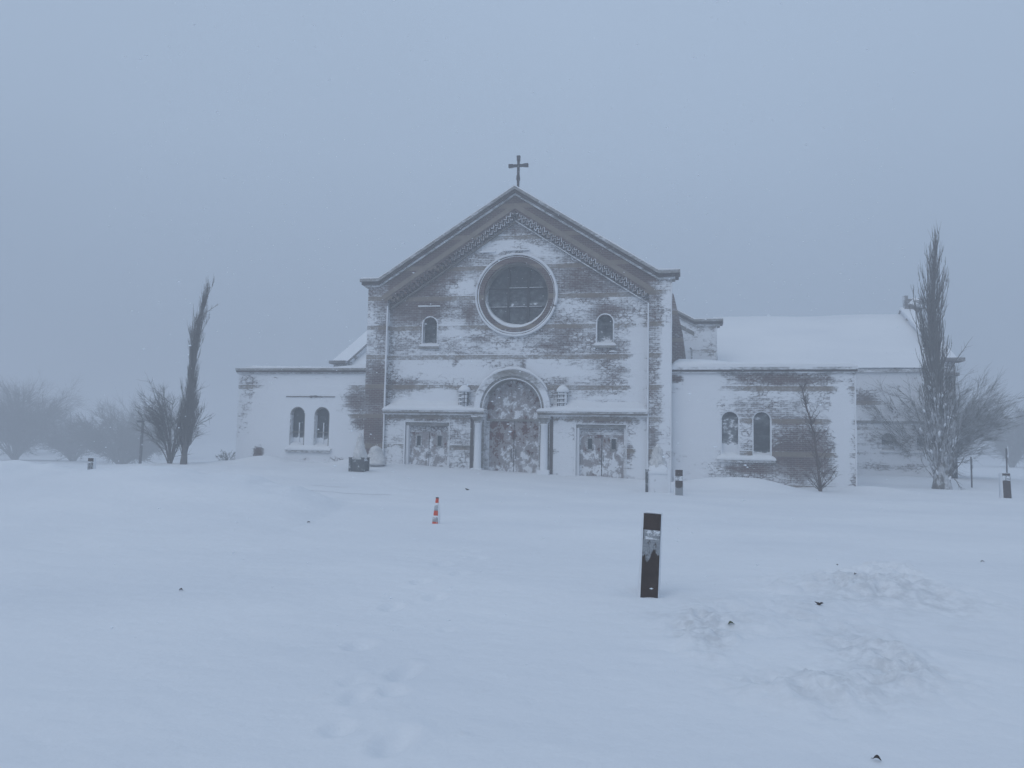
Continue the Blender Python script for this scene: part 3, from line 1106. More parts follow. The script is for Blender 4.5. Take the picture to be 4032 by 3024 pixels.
# ------------------------------------------------------------------ porch walls, cornices and side doors
for s in (-1, 1):
    x0, x1 = (-5.68, -1.62) if s < 0 else (1.62, 5.68)
    dl, dr_ = (-4.70, -2.72) if s < 0 else (2.74, 4.78)
    ztop = 2.42
    pb = blobs([(-5.2, 1.4, .5, .8, .25), (-3.6, 2.60, 2.0, .07, -.55), (3.6, 2.58, 1.9, .07, -.5), (2.2, 1.2, .6, 1.2, .5), (5.35, 1.4, .35, 1.2, .5), (4.95, 1.35, .2, .35, -.6), (-2.1, 1.9, .4, .4, -.05),
                (1.85, 1.25, .2, .10, -.5), (-5.0, 1.6, .3, .25, -.3), (1.7, .6, .15, .5, -.2)], .16)
    mb = MB()
    mb.slab([(x0, -.6), (x1, -.6), (x1, 2.74), (x0, 2.74)], [[(dl, -.59), (dr_, -.59), (dr_, ztop), (dl, ztop)]], .10, .52, pb, .16)
    mb.build('porch_wall', M_BRICK, church)
    # stone cornice in three steps, its end turned in over the column
    e0, e1 = (-5.67, -1.13) if s < 0 else (1.13, 5.67)
    mb = MB()
    mb.box(e0, e1, -.22, .40, 2.86, 2.925, .15)
    mb.box(e0 + .02, e1 - .02, -.14, .40, 2.80, 2.86, -.25)
    mb.box(e0 + .03, e1 - .03, -.08, .40, 2.74, 2.80, .25)
    mb.build('porch_cornice', M_TAN, church)
    mb = MB()

    def hs(x, t, s=s):
        a = abs(x)
        ramp_ = smoothstep(1.2, 2.4, a) * smoothstep(6.3, 5.0, a)
        b = .10 + .05 * vn(x * 1.7, s) + .02 * vn(x * 6, s)
        rise = (.30 if s < 0 else .36) * ramp_ * (.75 + .5 * vn(x * .8, 3 + s))
        return b + rise * t ** 1.4
    snow_pad(mb, e0 - .02, e1 + .02, -.26, .36, 2.925, hs, 60, 7)
    mb.build('snow_drift', M_SNOW, church, True)
    # inner wall panel line left of the portal
    if s < 0:
        mb = MB()
        mb.strip([(-2.55, 1.42), (-1.70, 1.42)], 0, .04, .05, .11, -.5, 4)
        mb.build('string_course', M_STONE, church)
    # side door: frame, two leaves, each with a small window
    mb = MB()
    mb.box(dl, dl + .12, .16, .50, -.5, ztop - .14, .5)
    mb.box(dr_ - .09, dr_, .16, .50, -.5, ztop - .14, .25)
    mb.box(dl, dr_, .16, .50, ztop - .14, ztop, -.15)
    mb.build('door_frame', M_STONE, church)
    mb = MB()
    mb.box(dl - .06, dl, .06, .5, -.5, ztop + .06, .9)
    mb.box(dr_, dr_ + .03, .07, .5, -.5, ztop + .03, .5)
    mb.box(dl, dr_, .07, .5, ztop, ztop + .04, .4)
    mb.build('door_surround', M_STONE, church)
    mid = (dl + .12 + dr_ - .09) / 2
    for k in (-1, 1):
        a, b = (dl + .12, mid - .018) if k < 0 else (mid + .018, dr_ - .09)
        wc = (a + b) / 2 + k * .02
        wz0, wz1 = 1.42, 1.84
        mb = MB()
        mb.slab(rect(a, b, -.4, ztop - .15), [rect(wc - .09, wc + .09, wz0, wz1)], .36, .42,
                lambda x, z: -.01 + .08 * math.exp(-((z - .7) / .6) ** 2) - .07 * math.exp(-((z - 1.8) / .35) ** 2 - ((x - mid) / .5) ** 2) + (.15 if z > 2.1 else 0), .1)
        leaf = mb.build('side_door', M_DOOR, church)
        mb = MB()
        mb.box(wc - .09, wc + .09, .40, .41, wz0, wz1, -.6)
        pn = mb.build('window', M_GLASS, leaf)
        mb = MB()
        for (p, q, r0, r1) in ((wc - .15, wc - .09, wz0 - .05, wz1 + .06), (wc + .09, wc + .15, wz0 - .05, wz1 + .06), (wc - .09, wc + .09, wz1, wz1 + .06), (wc - .14, wc + .14, wz0 - .08, wz0)):
            mb.box(p, q, .335, .365, r0, r1, .02)
        mb.build('window_frame', M_STONE, leaf)
        mb = MB()
        mb.tube([(mid + k * .07, .36, .92), (mid + k * .07, .30, .93), (mid + k * .07, .30, 1.14), (mid + k * .07, .36, 1.15)], .014, 6)
        mb.build('handle', M_IRON, leaf)

# ------------------------------------------------------------------ wall lanterns over the porch
for s in (-1, 1):
    cx, z0 = s * 2.13, 3.10
    r, h, n = .205, .70, 8
    mb = MB()
    mb.lathe([(r * .93, z0), (r * .93, z0 + h)], cx, .16, n)
    ln = mb.build('wall_lantern', M_LAMPGLASS, church)
    mb = MB()
    for k in range(n):
        t = 2 * math.pi * (k + .5) / n
        x, y = cx + r * math.cos(t), .16 + r * math.sin(t)
        mb.tube([(x, y, z0 - .02), (x, y, z0 + h + .02)], .015, 4)
    for j in range(5):
        zz = z0 + h * j / 4
        mb.tube([(cx + r * math.cos(2 * math.pi * (k + .5) / n), .16 + r * math.sin(2 * math.pi * (k + .5) / n), zz) for k in range(n + 1)], .013, 4, False)
    mb.lathe([(.02, z0 - .16), (.10, z0 - .10), (r + .01, z0 - .015)], cx, .16, n)
    mb.box(cx - .04, cx + .04, .16, .36, z0 + h - .02, z0 + h + .04)
    mb.build('cage', M_IRON, ln)
    mb = MB()
    mb.lathe([(.235, z0 + h - .06), (.275, z0 + h - .02), (.265, z0 + h + .05), (.20, z0 + h + .14), (.11, z0 + h + .22), (.02, z0 + h + .25)], cx + .02, .16, 14)
    mb.build('snow_cap', M_SNOW, ln, True)
    for j in range(4):
        zz = z0 + .03 + h * j / 4
        span = range(-3, 5) if s < 0 else range(1, 9)
        mb = MB()
        mb.tube([(cx + r * 1.02 * math.cos(math.radians(200 + 18 * k)), .16 + r * 1.02 * math.sin(math.radians(200 + 18 * k)), zz + .01 * vn(k * .7, j)) for k in span],
                [.022 + .022 * vn(k * .9, j + s) for k in span], 6)
        mb.build('snow_ledge', M_SNOW, ln, True)
    mb = MB()
    mb.blob((cx + s * .02 + .13, .07, z0 + h * .55), (.06, .07, .33), 9, 7, 8 + int(s), .12)
    mb.build('packed_snow', M_SNOW, ln, True)

# ------------------------------------------------------------------ cross on the apex
mb = MB()


def bar(p0, p1, w0, w1, th=.05):
    p0, p1 = np.array(p0), np.array(p1)
    d = (p1 - p0) / np.linalg.norm(p1 - p0)
    s_ = np.array([d[2], 0, -d[0]])
    vs = []
    for p, w in ((p0, w0), (p1, w1)):
        for a, b in ((-1, -1), (1, -1), (1, 1), (-1, 1)):
            vs.append(p + s_ * a * w + np.array([0, b * th, 0]))
    mb.add(vs, [(0, 1, 2, 3), (4, 7, 6, 5), (0, 4, 5, 1), (1, 5, 6, 2), (2, 6, 7, 3), (3, 7, 4, 0)])


cz0, cxx = 12.45, .09
bar((cxx, .1, cz0), (cxx, .1, 12.92), .045, .05)
bar((cxx, .1, 12.92), (cxx, .1, 13.10), .075, .06, .065)
bar((cxx, .1, 13.10), (cxx, .1, 13.74), .05, .05)
bar((cxx, .1, 13.74), (cxx, .1, 13.96), .065, .075, .065)
bar((cxx, .1, 12.86), (cxx, .1, 12.93), .055, .075, .06)
for s in (-1, 1):
    bar((cxx + s * .05, .1, 13.53), (cxx + s * .24, .1, 13.53), .05, .05)
    bar((cxx + s * .22, .1, 13.53), (cxx + s * .43, .1, 13.53), .06, .075, .065)
mb.build('cross', M_CROSS, church)

# ------------------------------------------------------------------ nave behind the front
mb = MB()
mb.prism([(-6.45, -.5), (6.45, -.5), (6.45, 8.0), (0, 11.9), (-6.45, 8.0)], 1.1, 9.4)
mb.build('nave_wall', M_BRICK, church)

# ------------------------------------------------------------------ wings
WY = 0.5
wb_l = blobs([(-7.1, 3.3, .75, .8, -1.1), (-7.0, 2.3, .45, .5, -.6), (-10, 4.40, 3.2, .10, -.55), (-12.8, 3.2, .55, 1.6, -.42), (-12.2, 4.1, .9, .35, -.35), (-11.9, .98, .28, .26, -1.5),
              (-9.45, 3.55, 1.2, .05, -.8), (-10.05, 3.18, .45, .18, -.35), (-8.87, 3.2, .45, .2, -.4), (-9.5, .72, 1.6, .10, -.5), (-8.0, .62, .6, .10, -.7)], .66)
wb_r = blobs([(7.4, 2.6, 1.2, 2.0, .75), (11.6, 1.3, 1.1, .75, -.75), (10.9, 2.2, .7, .9, -.15), (11.3, 4.35, 1.5, .14, -.75), (9.7, 4.4, .8, .14, -.35), (11.4, 3.72, 1.6, .22, .25), (8.3, 3.5, .9, .4, .15), (6.75, 4.35, .25, .14, -1.5),
              (9.5, 3.3, 1.0, .25, -.12), (9.5, .75, .9, .16, -.85), (13.1, 2.4, .30, 2.4, .75), (11.4, 3.98, 1.5, .10, -.35), (11.6, 2.65, .9, .1, -.3)], .12)
for s in (-1, 1):
    xa, xb = (-13.10, -6.50) if s < 0 else (6.50, 13.58)
    cxs = (-10.05, -8.85) if s < 0 else (8.88, 10.10)
    holes = [arch(c, 1.18, 3.06, .37) for c in cxs]
    mb = MB()
    mb.slab(rect(xa, xb, -.6, 4.56), holes, WY, WY + .32, wb_l if s < 0 else wb_r, .2)
    mb.build('wing_wall', M_BRICK, church)
    mb = MB()
    mb.box(xa + .02, xb - .02, WY + .321, 8.6, -.6, 4.5, .35)     # body of the wing
    mb.build('wing_body', M_BRICK, church)
    oa, ob = (xa - .10, xb) if s < 0 else (xa, xb + .08)
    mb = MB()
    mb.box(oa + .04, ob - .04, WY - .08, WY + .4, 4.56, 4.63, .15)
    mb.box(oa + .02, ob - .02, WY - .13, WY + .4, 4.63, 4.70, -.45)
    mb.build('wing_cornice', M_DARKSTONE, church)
    mb = MB()
    mb.box(oa, ob, WY - .18, WY + .4, 4.70, 4.80, .2 if s > 0 else -.1)
    mb.build('wing_cornice', M_STONE, church)
    mb = MB()
    if s > 0:
        snow_pad(mb, oa + .02, ob - .01, WY - .16, 8.4, 4.80, lambda x, t: .19 + .20 * smoothstep(11, 7, x) * min(1, t * 6) + .5 * t * smoothstep(13, 7, x) + .03 * vn(x * 2, t * 9), 40, 30)
    else:
        snow_pad(mb, oa + .01, ob, WY - .10, 8.4, 4.80, lambda x, t: .05 + .12 * vn(x * 2.5) * vn(x * 9, 4) + .10 * smoothstep(-9, -7, x) + .5 * t + .04 * vn(x * 2, t * 9), 60, 20)
    mb.build('roof_snow', M_SNOW, church, True)
    for i, c in enumerate(cxs):
        if s < 0:
            fb = lambda x, z: -.55 + 1.5 * float(smoothstep(1.95, 1.35, z)) - .7 * math.exp(-((x - c - .05) / .16) ** 2 - ((z - 1.33) / .07) ** 2)
        elif i == 0:
            fb = lambda x, z: .02 + 1.3 * float(smoothstep(1.9, 1.3, z)) - .35 * math.exp(-((z - 2.95) / .2) ** 2) + .15 * math.exp(-((z - 2.5) / .2) ** 2)
        else:
            fb = lambda x, z: -.42 + .45 * float(smoothstep(2.45, 2.75, z)) * float(smoothstep(3.0, 2.85, z)) + 1.0 * float(smoothstep(1.55, 1.35, z)) - .3 * math.exp(-((z - 1.35) / .05) ** 2)
        w = pane_mesh(arch(c, 1.18, 3.06, .37), WY + .24, fb).build('arched_window', M_GLASS, church)
        mb = MB()
        if s < 0:
            mb.box(c - .02, c + .02, WY + .20, WY + .24, 1.2, 2.35, .35)
            mb.box(c - .36, c + .36, WY + .20, WY + .24, 1.90, 1.94, -.3)
        mb.ring(c, 2.69, .33, .37, WY + .02, WY + .24, 0, 180, 20, -.2 if s < 0 else .5)
        mb.box(c - .37, c - .32, WY + .02, WY + .24, 1.2, 2.69, .1 if s < 0 else .8)
        mb.box(c + .32, c + .37, WY + .02, WY + .24, 1.2, 2.69, -.3 if s < 0 else .7)
        mb.build('window_frame', M_STONE, w)
        mb = MB()
        snow_pad(mb, c - .36, c + .36, WY - .03, WY + .24, 1.12, lambda x, t: .10 + .14 * t + .10 * vn(x * 4, c) - (.12 * (x - c)), 12, 4, True, True)
        mb.build('snow_drift', M_SNOW, w, True)
    mb = MB()
    mb.box(cxs[0] - .50, cxs[1] + .50, WY - .10, WY + .02, 1.00, 1.10, .1)
    mb.build('sill', M_STONE, church)
    mb = MB()
    snow_pad(mb, cxs[0] - .52, cxs[1] + .52, WY - .14, WY + .01, 1.10, lambda x, t: .05 + .13 * t + .06 * vn(x * 3), 24, 4)
    mb.build('snow_drift', M_SNOW, church, True)
    if s < 0:
        mb = MB()
        mb.strip([(-10.65, 3.50), (-8.25, 3.50)], 0, .035, WY - .03, WY + .02, -1.0, 6)
        mb.build('hood_mould', M_DARKSTONE, church)

# the wing's downpipe-thin edge strip of packed snow at its far corner
mb = MB()
mb.tube([(13.57, WY, .0 + 4.5 * i / 30) for i in range(31)], [.025 + .02 * vn(i * .5, 2) for i in range(31)], 5, False)
mb.build('snow_edge', M_SNOW, church, True)

# ------------------------------------------------------------------ crossing gable behind the right wing
CYB = 9.45
cb = blobs([(8.3, 6.7, .7, .10, -.6), (8.2, 7.75, .7, .10, -.6)], .42)
mb = MB()
mb.slab([(-8.75, 4.0), (8.75, 4.0), (8.75, 7.98), (7.6, 7.98), (0, 12.2), (-7.6, 7.98), (-8.75, 7.98)], [], CYB, CYB + .6, cb, .35)
mb.build('crossing_wall', M_BRICK, church)
mb = MB()
cl = [(-9.05, 8.05), (-7.6, 8.05), (0, 12.28), (7.6, 8.05), (9.05, 8.05)]
mb.strip(cl, -.08, .04, CYB - .10, CYB + .7, -.6, 3)
mb.build('coping', M_DARKSTONE, church)
mb = MB()
mb.strip(cl, .04, .16, CYB - .2, CYB + .72, -.1, 3)
mb.strip([(-8.9, 8.05), (-7.6, 8.05), (0, 12.28), (7.6, 8.05), (8.9, 8.05)], -.20, -.08, CYB - .05, CYB + .65, .1, 3)
mb.build('coping', M_STONE, church)
mb = MB()
mb.strip([(-7.6, 7.35), (0, 11.6), (7.6, 7.35)], 0, .22, CYB - .02, CYB + .1, -.30, 6)
mb.build('raking_band', M_STONE, church)
mb = MB()
mb.strip(cl, .16, .24, CYB - .1, CYB + .7, 0, 6)
mb.build('snow_cap', M_SNOW, church)
# sloping buttress of the nave
mb = MB()
mb.prism([(6.44, 3.5), (7.30, 4.6), (7.02, 6.8), (6.60, 8.7), (6.44, 8.9)], 5.0, 5.45, -.35)
mb.build('buttress', M_BRICK, church)
mb = MB()
mb.tube([(7.42, 5.1, 4.9), (7.42, 5.1, 6.1), (7.36, 5.1, 6.2)], .045, 6)
mb.build('downpipe', M_STONE, church)

# ------------------------------------------------------------------ transept: long snow roof, gable ends, end walls
TY0, TY1, TE, TR, XL, XR = 10.0, 17.5, 5.66, 9.55, -12.95, 20.1
tb = blobs([(14.2, 4.4, .5, .45, -1.0), (14.9, 3.9, .35, .5, -.9), (13.9, 4.0, .3, .4, -.6), (16.0, 4.1, .5, .35, -.8), (14.6, 3.02, 1.4, .08, -.7), (14.0, 1.0, .1, .15, -1.0), (17, .75, 2.0, .2, -.55),
            (17.0, 2.0, 1.6, .5, -.45), (14.3, 2.7, .3, .25, -.45), (16, 3.6, 2.5, 1.0, -.2)], .48)
tw = [arch(15.2, 1.55, 2.45, .30), arch(17.0, 1.55, 2.45, .30), arch(18.6, 1.55, 2.45, .30)]
mb = MB()
mb.slab(rect(9.0, XR, -.6, TE), tw, TY0, TY0 + .4, tb, .3)
mb.slab(rect(XL, -9.0, -.6, TE), [], TY0, TY0 + .4, tb, .4)
build_split(mb, 'transept_wall', M_BRICK, church)
mb = MB()
mb.box(9.0, XR, TY0 - .12, TY0 + .3, TE - .18, TE - .02, .1)
mb.box(XL, -9.0, TY0 - .12, TY0 + .3, TE - .18, TE - .02, .1)
mb.box(9.3, XR + .02, TY0 - .06, TY0 + .2, 2.94, 3.06, -.1)
build_split(mb, 'eaves_band', M_STONE, church)
for poly in tw:
    w = pane_mesh(poly, TY0 + .3, lambda x, z: -.5 + 1.1 * float(smoothstep(2.05, 1.75, z))).build('arched_window', M_GLASS, church)
    cxw = (poly[0][0] + poly[1][0]) / 2
    mb = MB()
    snow_pad(mb, cxw - .42, cxw + .42, TY0 - .08, TY0 + .3, 1.5, lambda x, t: .10 + .10 * t, 8, 3)
    mb.build('snow_drift', M_SNOW, w, True)
# roof: snow field with gentle unevenness
for (a, b) in ((XL + .3, -6.3), (8.85, XR - .3)):
    mb = MB()
    nx_, ny_ = 30, 16
    vs, fs = [], []
    for i in range(nx_ + 1):
        x = a + (b - a) * i / nx_
        for j in range(ny_ + 1):
            t = j / ny_
            if j <= ny_ // 2:
                q = t * 2
                y, z = TY0 - .15 + (TY1 - TY0 + .15) * q, TE - .02 + (TR - TE) * q
            else:
                q = (t - .5) * 2
                y, z = TY1 + (TY1 - TY0) * q, TR - (TR - TE) * q
            vs.append((x, y, z + .12 * vn(x * .35, y * .4) + (.06 if j == 8 else 0)))
    for i in range(nx_):
        for j in range(ny_):
            k = i * (ny_ + 1) + j
            fs.append((k, k + ny_ + 1, k + ny_ + 2, k + 1))
    mb.add(vs, fs)
    mb.build('transept_roof', M_SNOW, church, True)
# gable ends with coping
for X, s in ((XL, -1), (XR, 1)):
    x0, x1 = (X, X + .80) if s < 0 else (X - .45, X)
    mb = MB()
    mb.prism([(TY0, -.6), (2 * TY1 - TY0, -.6), (2 * TY1 - TY0, TE + .35), (TY1, TR + .35), (TY0, TE + .35)], x0, x1, .0, 'x')
    mb.build('transept_gable', M_BRICK, church)
    mb = MB()
    for side in (-1, 1):
        ya, yb = TY1, TY1 + side * (TY1 - TY0 + .1)
        n = 16
        vs, fs = [], []
        for i in range(n + 1):
            t = i / n
            y = ya + (yb - ya) * t
            z = TR + .35 + (TE - TR) * t
            for (xx, zz) in ((x0 - .1, z), (x1 + .1, z), (x1 + .1, z + .16), (x0 - .1, z + .16)):
                vs.append((xx, y, zz))
        for i in range(n):
            for k in range(4):
                fs.append((4 * i + k, 4 * i + (k + 1) % 4, 4 * i + 4 + (k + 1) % 4, 4 * i + 4 + k))
        fs += [(0, 1, 2, 3), (4 * n, 4 * n + 3, 4 * n + 2, 4 * n + 1)]
        mb.add(vs, fs, [-.35 if s < 0 else .45] * len(vs))
    mb.box(x0 - .15, x1 + .35 if s > 0 else x1 + .1, TY0 - .35, TY0 + .6, TE + .35, TE + .52, -.2)
    mb.box(x0 - .05, x1 + .15 if s > 0 else x1 + .05, TY0 - .15, TY0 + .5, TE - .35, TE - .2, -.2)
    mb.build('coping', M_DARKSTONE, church)
# rough stone finial at the right end of the ridge
mb = MB()
mb.blob((XR + .25, TY1 - .1, TR + .62), (.55, .35, .40), 9, 6, 2, .14)
mb.box(XR - .36, XR - .16, TY1 - .3, TY1 + .1, TR + .35, TR + 1.15, -.2)
mb.box(XR - .18, XR + .6, TY1 - .32, TY1 + .1, TR + .2, TR + .95, -.2)
mb.build('ridge_finial', M_DARKSTONE, church)

# ------------------------------------------------------------------ trees and shrubs
def unit(v):
    return v / (np.linalg.norm(v, axis=-1, keepdims=True) + 1e-9)


def tree_parts(root, trunk, crown, bark, crown_name='crown', twigs=None):
    tv, tq, ts = trunk
    np_mesh('trunk', tv, tq, bark, root, True, ts)
    cv, cq, cs_ = crown
    np_mesh(crown_name, cv, cq, bark, root, True, cs_)


def cat(parts):
    vs, qs, ss, k = [], [], [], 0
    for (v, q, s) in parts:
        vs.append(v)
        qs.append(q + k)
        ss.append(s)
        k += len(v)
    return np.concatenate(vs), np.concatenate(qs), np.concatenate(ss)


def poplar(label, base, H, centre, width, nb, nt, seed, snowf, r0, group, strays=(), tw=.12, bark=M_BARK):
    g = np.random.default_rng(seed)
    root = thing('poplar_tree', label, 'tree', base, 0, group)
    K = 24
    zz = np.linspace(-.6, H * .97, K)
    cpt = np.array([[*centre(max(z, 0) / H), z] for z in zz])
    rad = r0 * (1 - np.clip(zz / H, 0, 1)) ** 1.1 + .008
    rad *= 1 + .5 * np.exp(-np.maximum(zz, 0) / .3)
    tv, tq = tubes(cpt[None], rad[None], 10)
    ts = snowf(np.clip(tv[:, 2] / H, 0, 1), tv)
    # upright limbs hugging the trunk
    parts = []
    K = 8
    f0 = g.beta(.8, 1.35, nb) * .93
    L = (.10 + .16 * g.random(nb)) * H * (1.12 - .6 * f0)
    lead = g.random(nb) < .16                 # long leaders running up the crown
    f0 = np.where(lead, .04 + .5 * g.random(nb), f0)
    L = np.where(lead, (.26 + .16 * g.random(nb)) * H, L)
    f1 = np.minimum(f0 + L / H, .995)
    az = g.random(nb) * 2 * np.pi
    s = np.linspace(0, 1, K)[None, :]
    fz = f0[:, None] + (f1 - f0)[:, None] * s
    wid = np.array([width(f) for f in f1]) * np.sqrt(.05 + .95 * g.random(nb)) * (.72 + .56 * vnoise(f1 * 9, az * 1.3, seed))
    rr = wid[:, None] * (1 - (1 - s) ** 1.7)
    cc = np.array([[centre(f) for f in row] for row in fz])
    wob = .035 * np.cumsum(g.normal(size=(nb, K, 3)), axis=1) * s[..., None]
    P = np.concatenate([cc + rr[..., None] * np.stack([np.cos(az), np.sin(az)], 1)[:, None, :], (fz * H)[..., None]], 2) + wob
    Rr = (np.where(lead, .036, .026) * (1 - f0 * .6))[:, None] * (1 - .85 * s) + .002
    v, q = tubes(P, Rr, 4)
    parts.append((v, q, snowf(np.clip(v[:, 2] / H, 0, 1), v)))
    # twigs, steeply upward
    bi = g.integers(0, nb, nt)
    bs = g.random(nt) * .9 + .05
    k0 = (bs * (K - 1)).astype(int)
    fr = (bs * (K - 1) - k0)[:, None]
    st = P[bi, k0] * (1 - fr) + P[bi, np.minimum(k0 + 1, K - 1)] * fr
    out = np.stack([np.cos(az[bi]), np.sin(az[bi]), np.zeros(nt)], 1)
    d = unit(np.array([0, 0, 1.0]) + tw * out + 1.1 * tw * g.normal(size=(nt, 3)))
    Lt = (.22 + .5 * g.random(nt)) * (.6 + .4 * (1 - bs))
    Kt = 4
    s = np.linspace(0, 1, Kt)[None, :, None]
    T = st[:, None] + d[:, None] * Lt[:, None, None] * s + np.array([0, 0, .12])[None, None] * (s ** 2)
    T = T + .012 * g.normal(size=T.shape)
    v, q = tubes(T, (.0085 * (1 - .7 * s[..., 0])) * np.ones((nt, 1)), 3)
    parts.append((v, q, snowf(np.clip(v[:, 2] / H, 0, 1), v) - .12))
    for (p0, p1, r) in strays:
        p0, p1 = np.array(p0), np.array(p1)
        t = np.linspace(0, 1, 7)[:, None]
        b = p0 + (p1 - p0) * t + .05 * np.sin(t * 5) * np.array([0, 0, 1])
        v, q = tubes(b[None], (r * (1 - .7 * t[:, 0]))[None], 4)
        parts.append((v, q, np.full(len(v), -.5)))
        for k in range(9):
            a = b[2 + k % 5]
            dd = unit((p1 - p0) + np.linalg.norm(p1 - p0) * .5 * g.normal(size=3))
            tt = np.array([a, a + dd * .12, a + dd * .28])
            v, q = tubes(tt[None], np.array([[.007, .005, .003]]), 3)
            parts.append((v, q, np.full(len(v), -.5)))
    tree_parts(root, (tv, tq, ts), cat(parts), bark)
    return root, P


def shrub(label, base, W, H, ns, nb, nt, seed, group=None, mat=None, vase=.25, name='bare_shrub', snow=-.6, lean=0.0, rt=.012, lt=1.0, up=.5, catg='shrub', r0=.05, low=0.0, spread=.5, wob=.05):
    """leafless shrub: stems from the root, branches, and a haze of fine twigs"""
    g = np.random.default_rng(seed)
    root = thing(name, label, catg, base, 0, group)
    K = 7
    az = g.random(ns) * 2 * np.pi
    s = np.linspace(0, 1, K)[None, :]
    rad = W / 2 * np.sqrt(g.random(ns)) * .85
    top = H * (.45 + .5 * g.random(ns)) * np.sqrt(np.clip(1 - (rad / (W / 2)) ** 2 * .75, .05, 1))
    top = np.maximum(top, low * H)
    rr = rad[:, None] * (vase * s + (1 - vase) * s ** 1.8)
    P = np.stack([rr * np.cos(az)[:, None] + lean * s ** 2 * H, rr * np.sin(az)[:, None], -.35 + (top[:, None] + .35) * s ** .9], 2)
    P = P + .03 * np.cumsum(g.normal(size=P.shape), 1) * s[..., None]
    Rs = r0 * (1 - .8 * s) * (.6 + .6 * g.random((ns, 1)))
    tv, tq = tubes(P, Rs, 5)

    def grow(Pa, n, L0, L1, spr, upk, r):
        N, Kp, _ = Pa.shape
        bi = g.integers(0, N, n)
        t = .25 + .75 * g.random(n) ** .7
        k0 = np.minimum((t * (Kp - 1)).astype(int), Kp - 2)
        f = (t * (Kp - 1) - k0)[:, None]
        st = Pa[bi, k0] * (1 - f) + Pa[bi, k0 + 1] * f
        dirp = unit(Pa[bi, k0 + 1] - Pa[bi, k0])
        outw = unit(st * np.array([1, 1, 0]) + np.array([1e-4, 0, 0]))
        d = unit(dirp + .55 * outw + np.array([lean, 0, upk]) + spr * g.normal(size=(n, 3)))
        L = (L0 + (L1 - L0) * g.random(n))[:, None, None]
        ss = np.linspace(0, 1, 4)[None, :, None]
        Q = st[:, None] + d[:, None] * L * ss + np.array([0, 0, .10]) * L * ss ** 2
        Q = Q + wob * L * np.cumsum(g.normal(size=Q.shape), 1) * ss
        Q[..., 2] = np.maximum(Q[..., 2], -.2)
        return Q, r * (1 - .75 * ss[..., 0]) * np.ones((n, 1))
    B, Rb = grow(P, nb, .16 * H * lt, .38 * H * lt, spread, up * .4, r0 * .35)
    T, Rt = grow(B, nt, .07 * H * lt, .20 * H * lt, spread, up * .6, rt)
    parts = []
    for (pp, rr_, n) in ((B, Rb, 4), (T, Rt, 3)):
        v, q = tubes(pp, rr_, n)
        parts.append((v, q, np.full(len(v), snow)))
    tree_parts(root, (tv, tq, np.full(len(tv), snow)), cat(parts), mat or M_BARK)
    return root


def ground_at(px, py, d):
    """where the view through a photo point stands on the snow at that distance"""
    p = at_depth(px, py, d)
    return (p[0], p[1], gz(p[0], p[1]))


def lerp(xs, ys):
    return lambda f: float(np.interp(f, xs, ys))


# poplar on the right, its windward side plastered with snow
HR = 10.75
wR = lerp([0, .03, .10, .20, .36, .48, .60, .72, .82, .92, 1], [.20, .36, .68, .88, .84, .60, .50, .60, .56, .34, .10])
cR = lerp([0, .25, .5, .68, .8, .9, 1], [.0, -.03, -.20, -.22, -.12, -.06, -.02])
snR = lambda f, v: .10 - .85 * smoothstep(.22, .75, f) - .08 * smoothstep(.06, .02, f) - .10 * (v[:, 1] > .12)
bR = (17.05, 3.0, gz(17.05, 3.0))
popR, PR = poplar('tall slender bare poplar right of the church, its lower half crusted with white snow', bR, HR,
                  lambda f: np.array([cR(f), 0.0]), wR, 430, 3600, 5, snR, .27, 'bare poplars beside the church',
                  [((.25, -.1, 4.6), (1.05, -.2, 6.05), .022), ((-.35, -.1, 7.0), (-.75, -.1, 7.9), .016), ((.35, -.3, .45), (.62, -.35, .02), .018)], bark=M_PLASTERED)
g_ = np.random.default_rng(77)
mb = MB()
for k in range(420):
    i = g_.integers(0, len(PR))
    j = g_.integers(1, 7)
    p = PR[i, j]
    if p[2] / HR > .14 + .36 * g_.random() or p[2] < .15 or p[1] > .2:
        continue
    r = .022 + .04 * g_.random()
    d = PR[i, j] - PR[i, j - 1]
    d = d / np.linalg.norm(d)
    p = p + np.array([0, -.03, 0])
    n = 6
    rr = [r * .3, r * .9, r, r * .75, r * .2]
    mb.tube([p + d * (t - .5) * r * 4 + np.array([0.01, 0, .01]) * g_.normal() for t in (0, .25, .5, .75, 1)], rr, n)
mb.build('snow_clump', M_SNOW, popR, True)['kind'] = 'stuff'

# leaning poplar on the left
HL = 8.15
bL = ground_at(722, 1835, 34)
wL = lerp([0, .06, .18, .32, .42, .60, .75, .88, 1], [.14, .26, .48, .46, .25, .15, .23, .16, .02])
cL = lerp([0, .2, .5, .7, .85, 1], [0, .10, .20, .32, .58, .98])
snL = lambda f, v: -.42 + 0 * f
popL, _p = poplar('thin bare poplar left of the church, leaning to the right at its tip', bL, HL,
                  lambda f: np.array([cL(f), 0.0]), wL, 250, 2700, 9, snL, .11, 'bare poplars beside the church',
                  [((.42, -.1, 6.35), (1.45, -.2, 7.15), .02), ((.2, -.1, 5.15), (.55, -.1, 5.5), .014)])
b2 = ground_at(668, 1835, 34.6)
shrub('spindly bare tree with several upright stems beside the leaning poplar', b2, 2.6, 3.7, 15, 190, 2400, 21, None, M_BARK, .30, 'bare_tree', -.5, -.05, .007, .7, .6, 'tree', .045, .35, .6, .09)

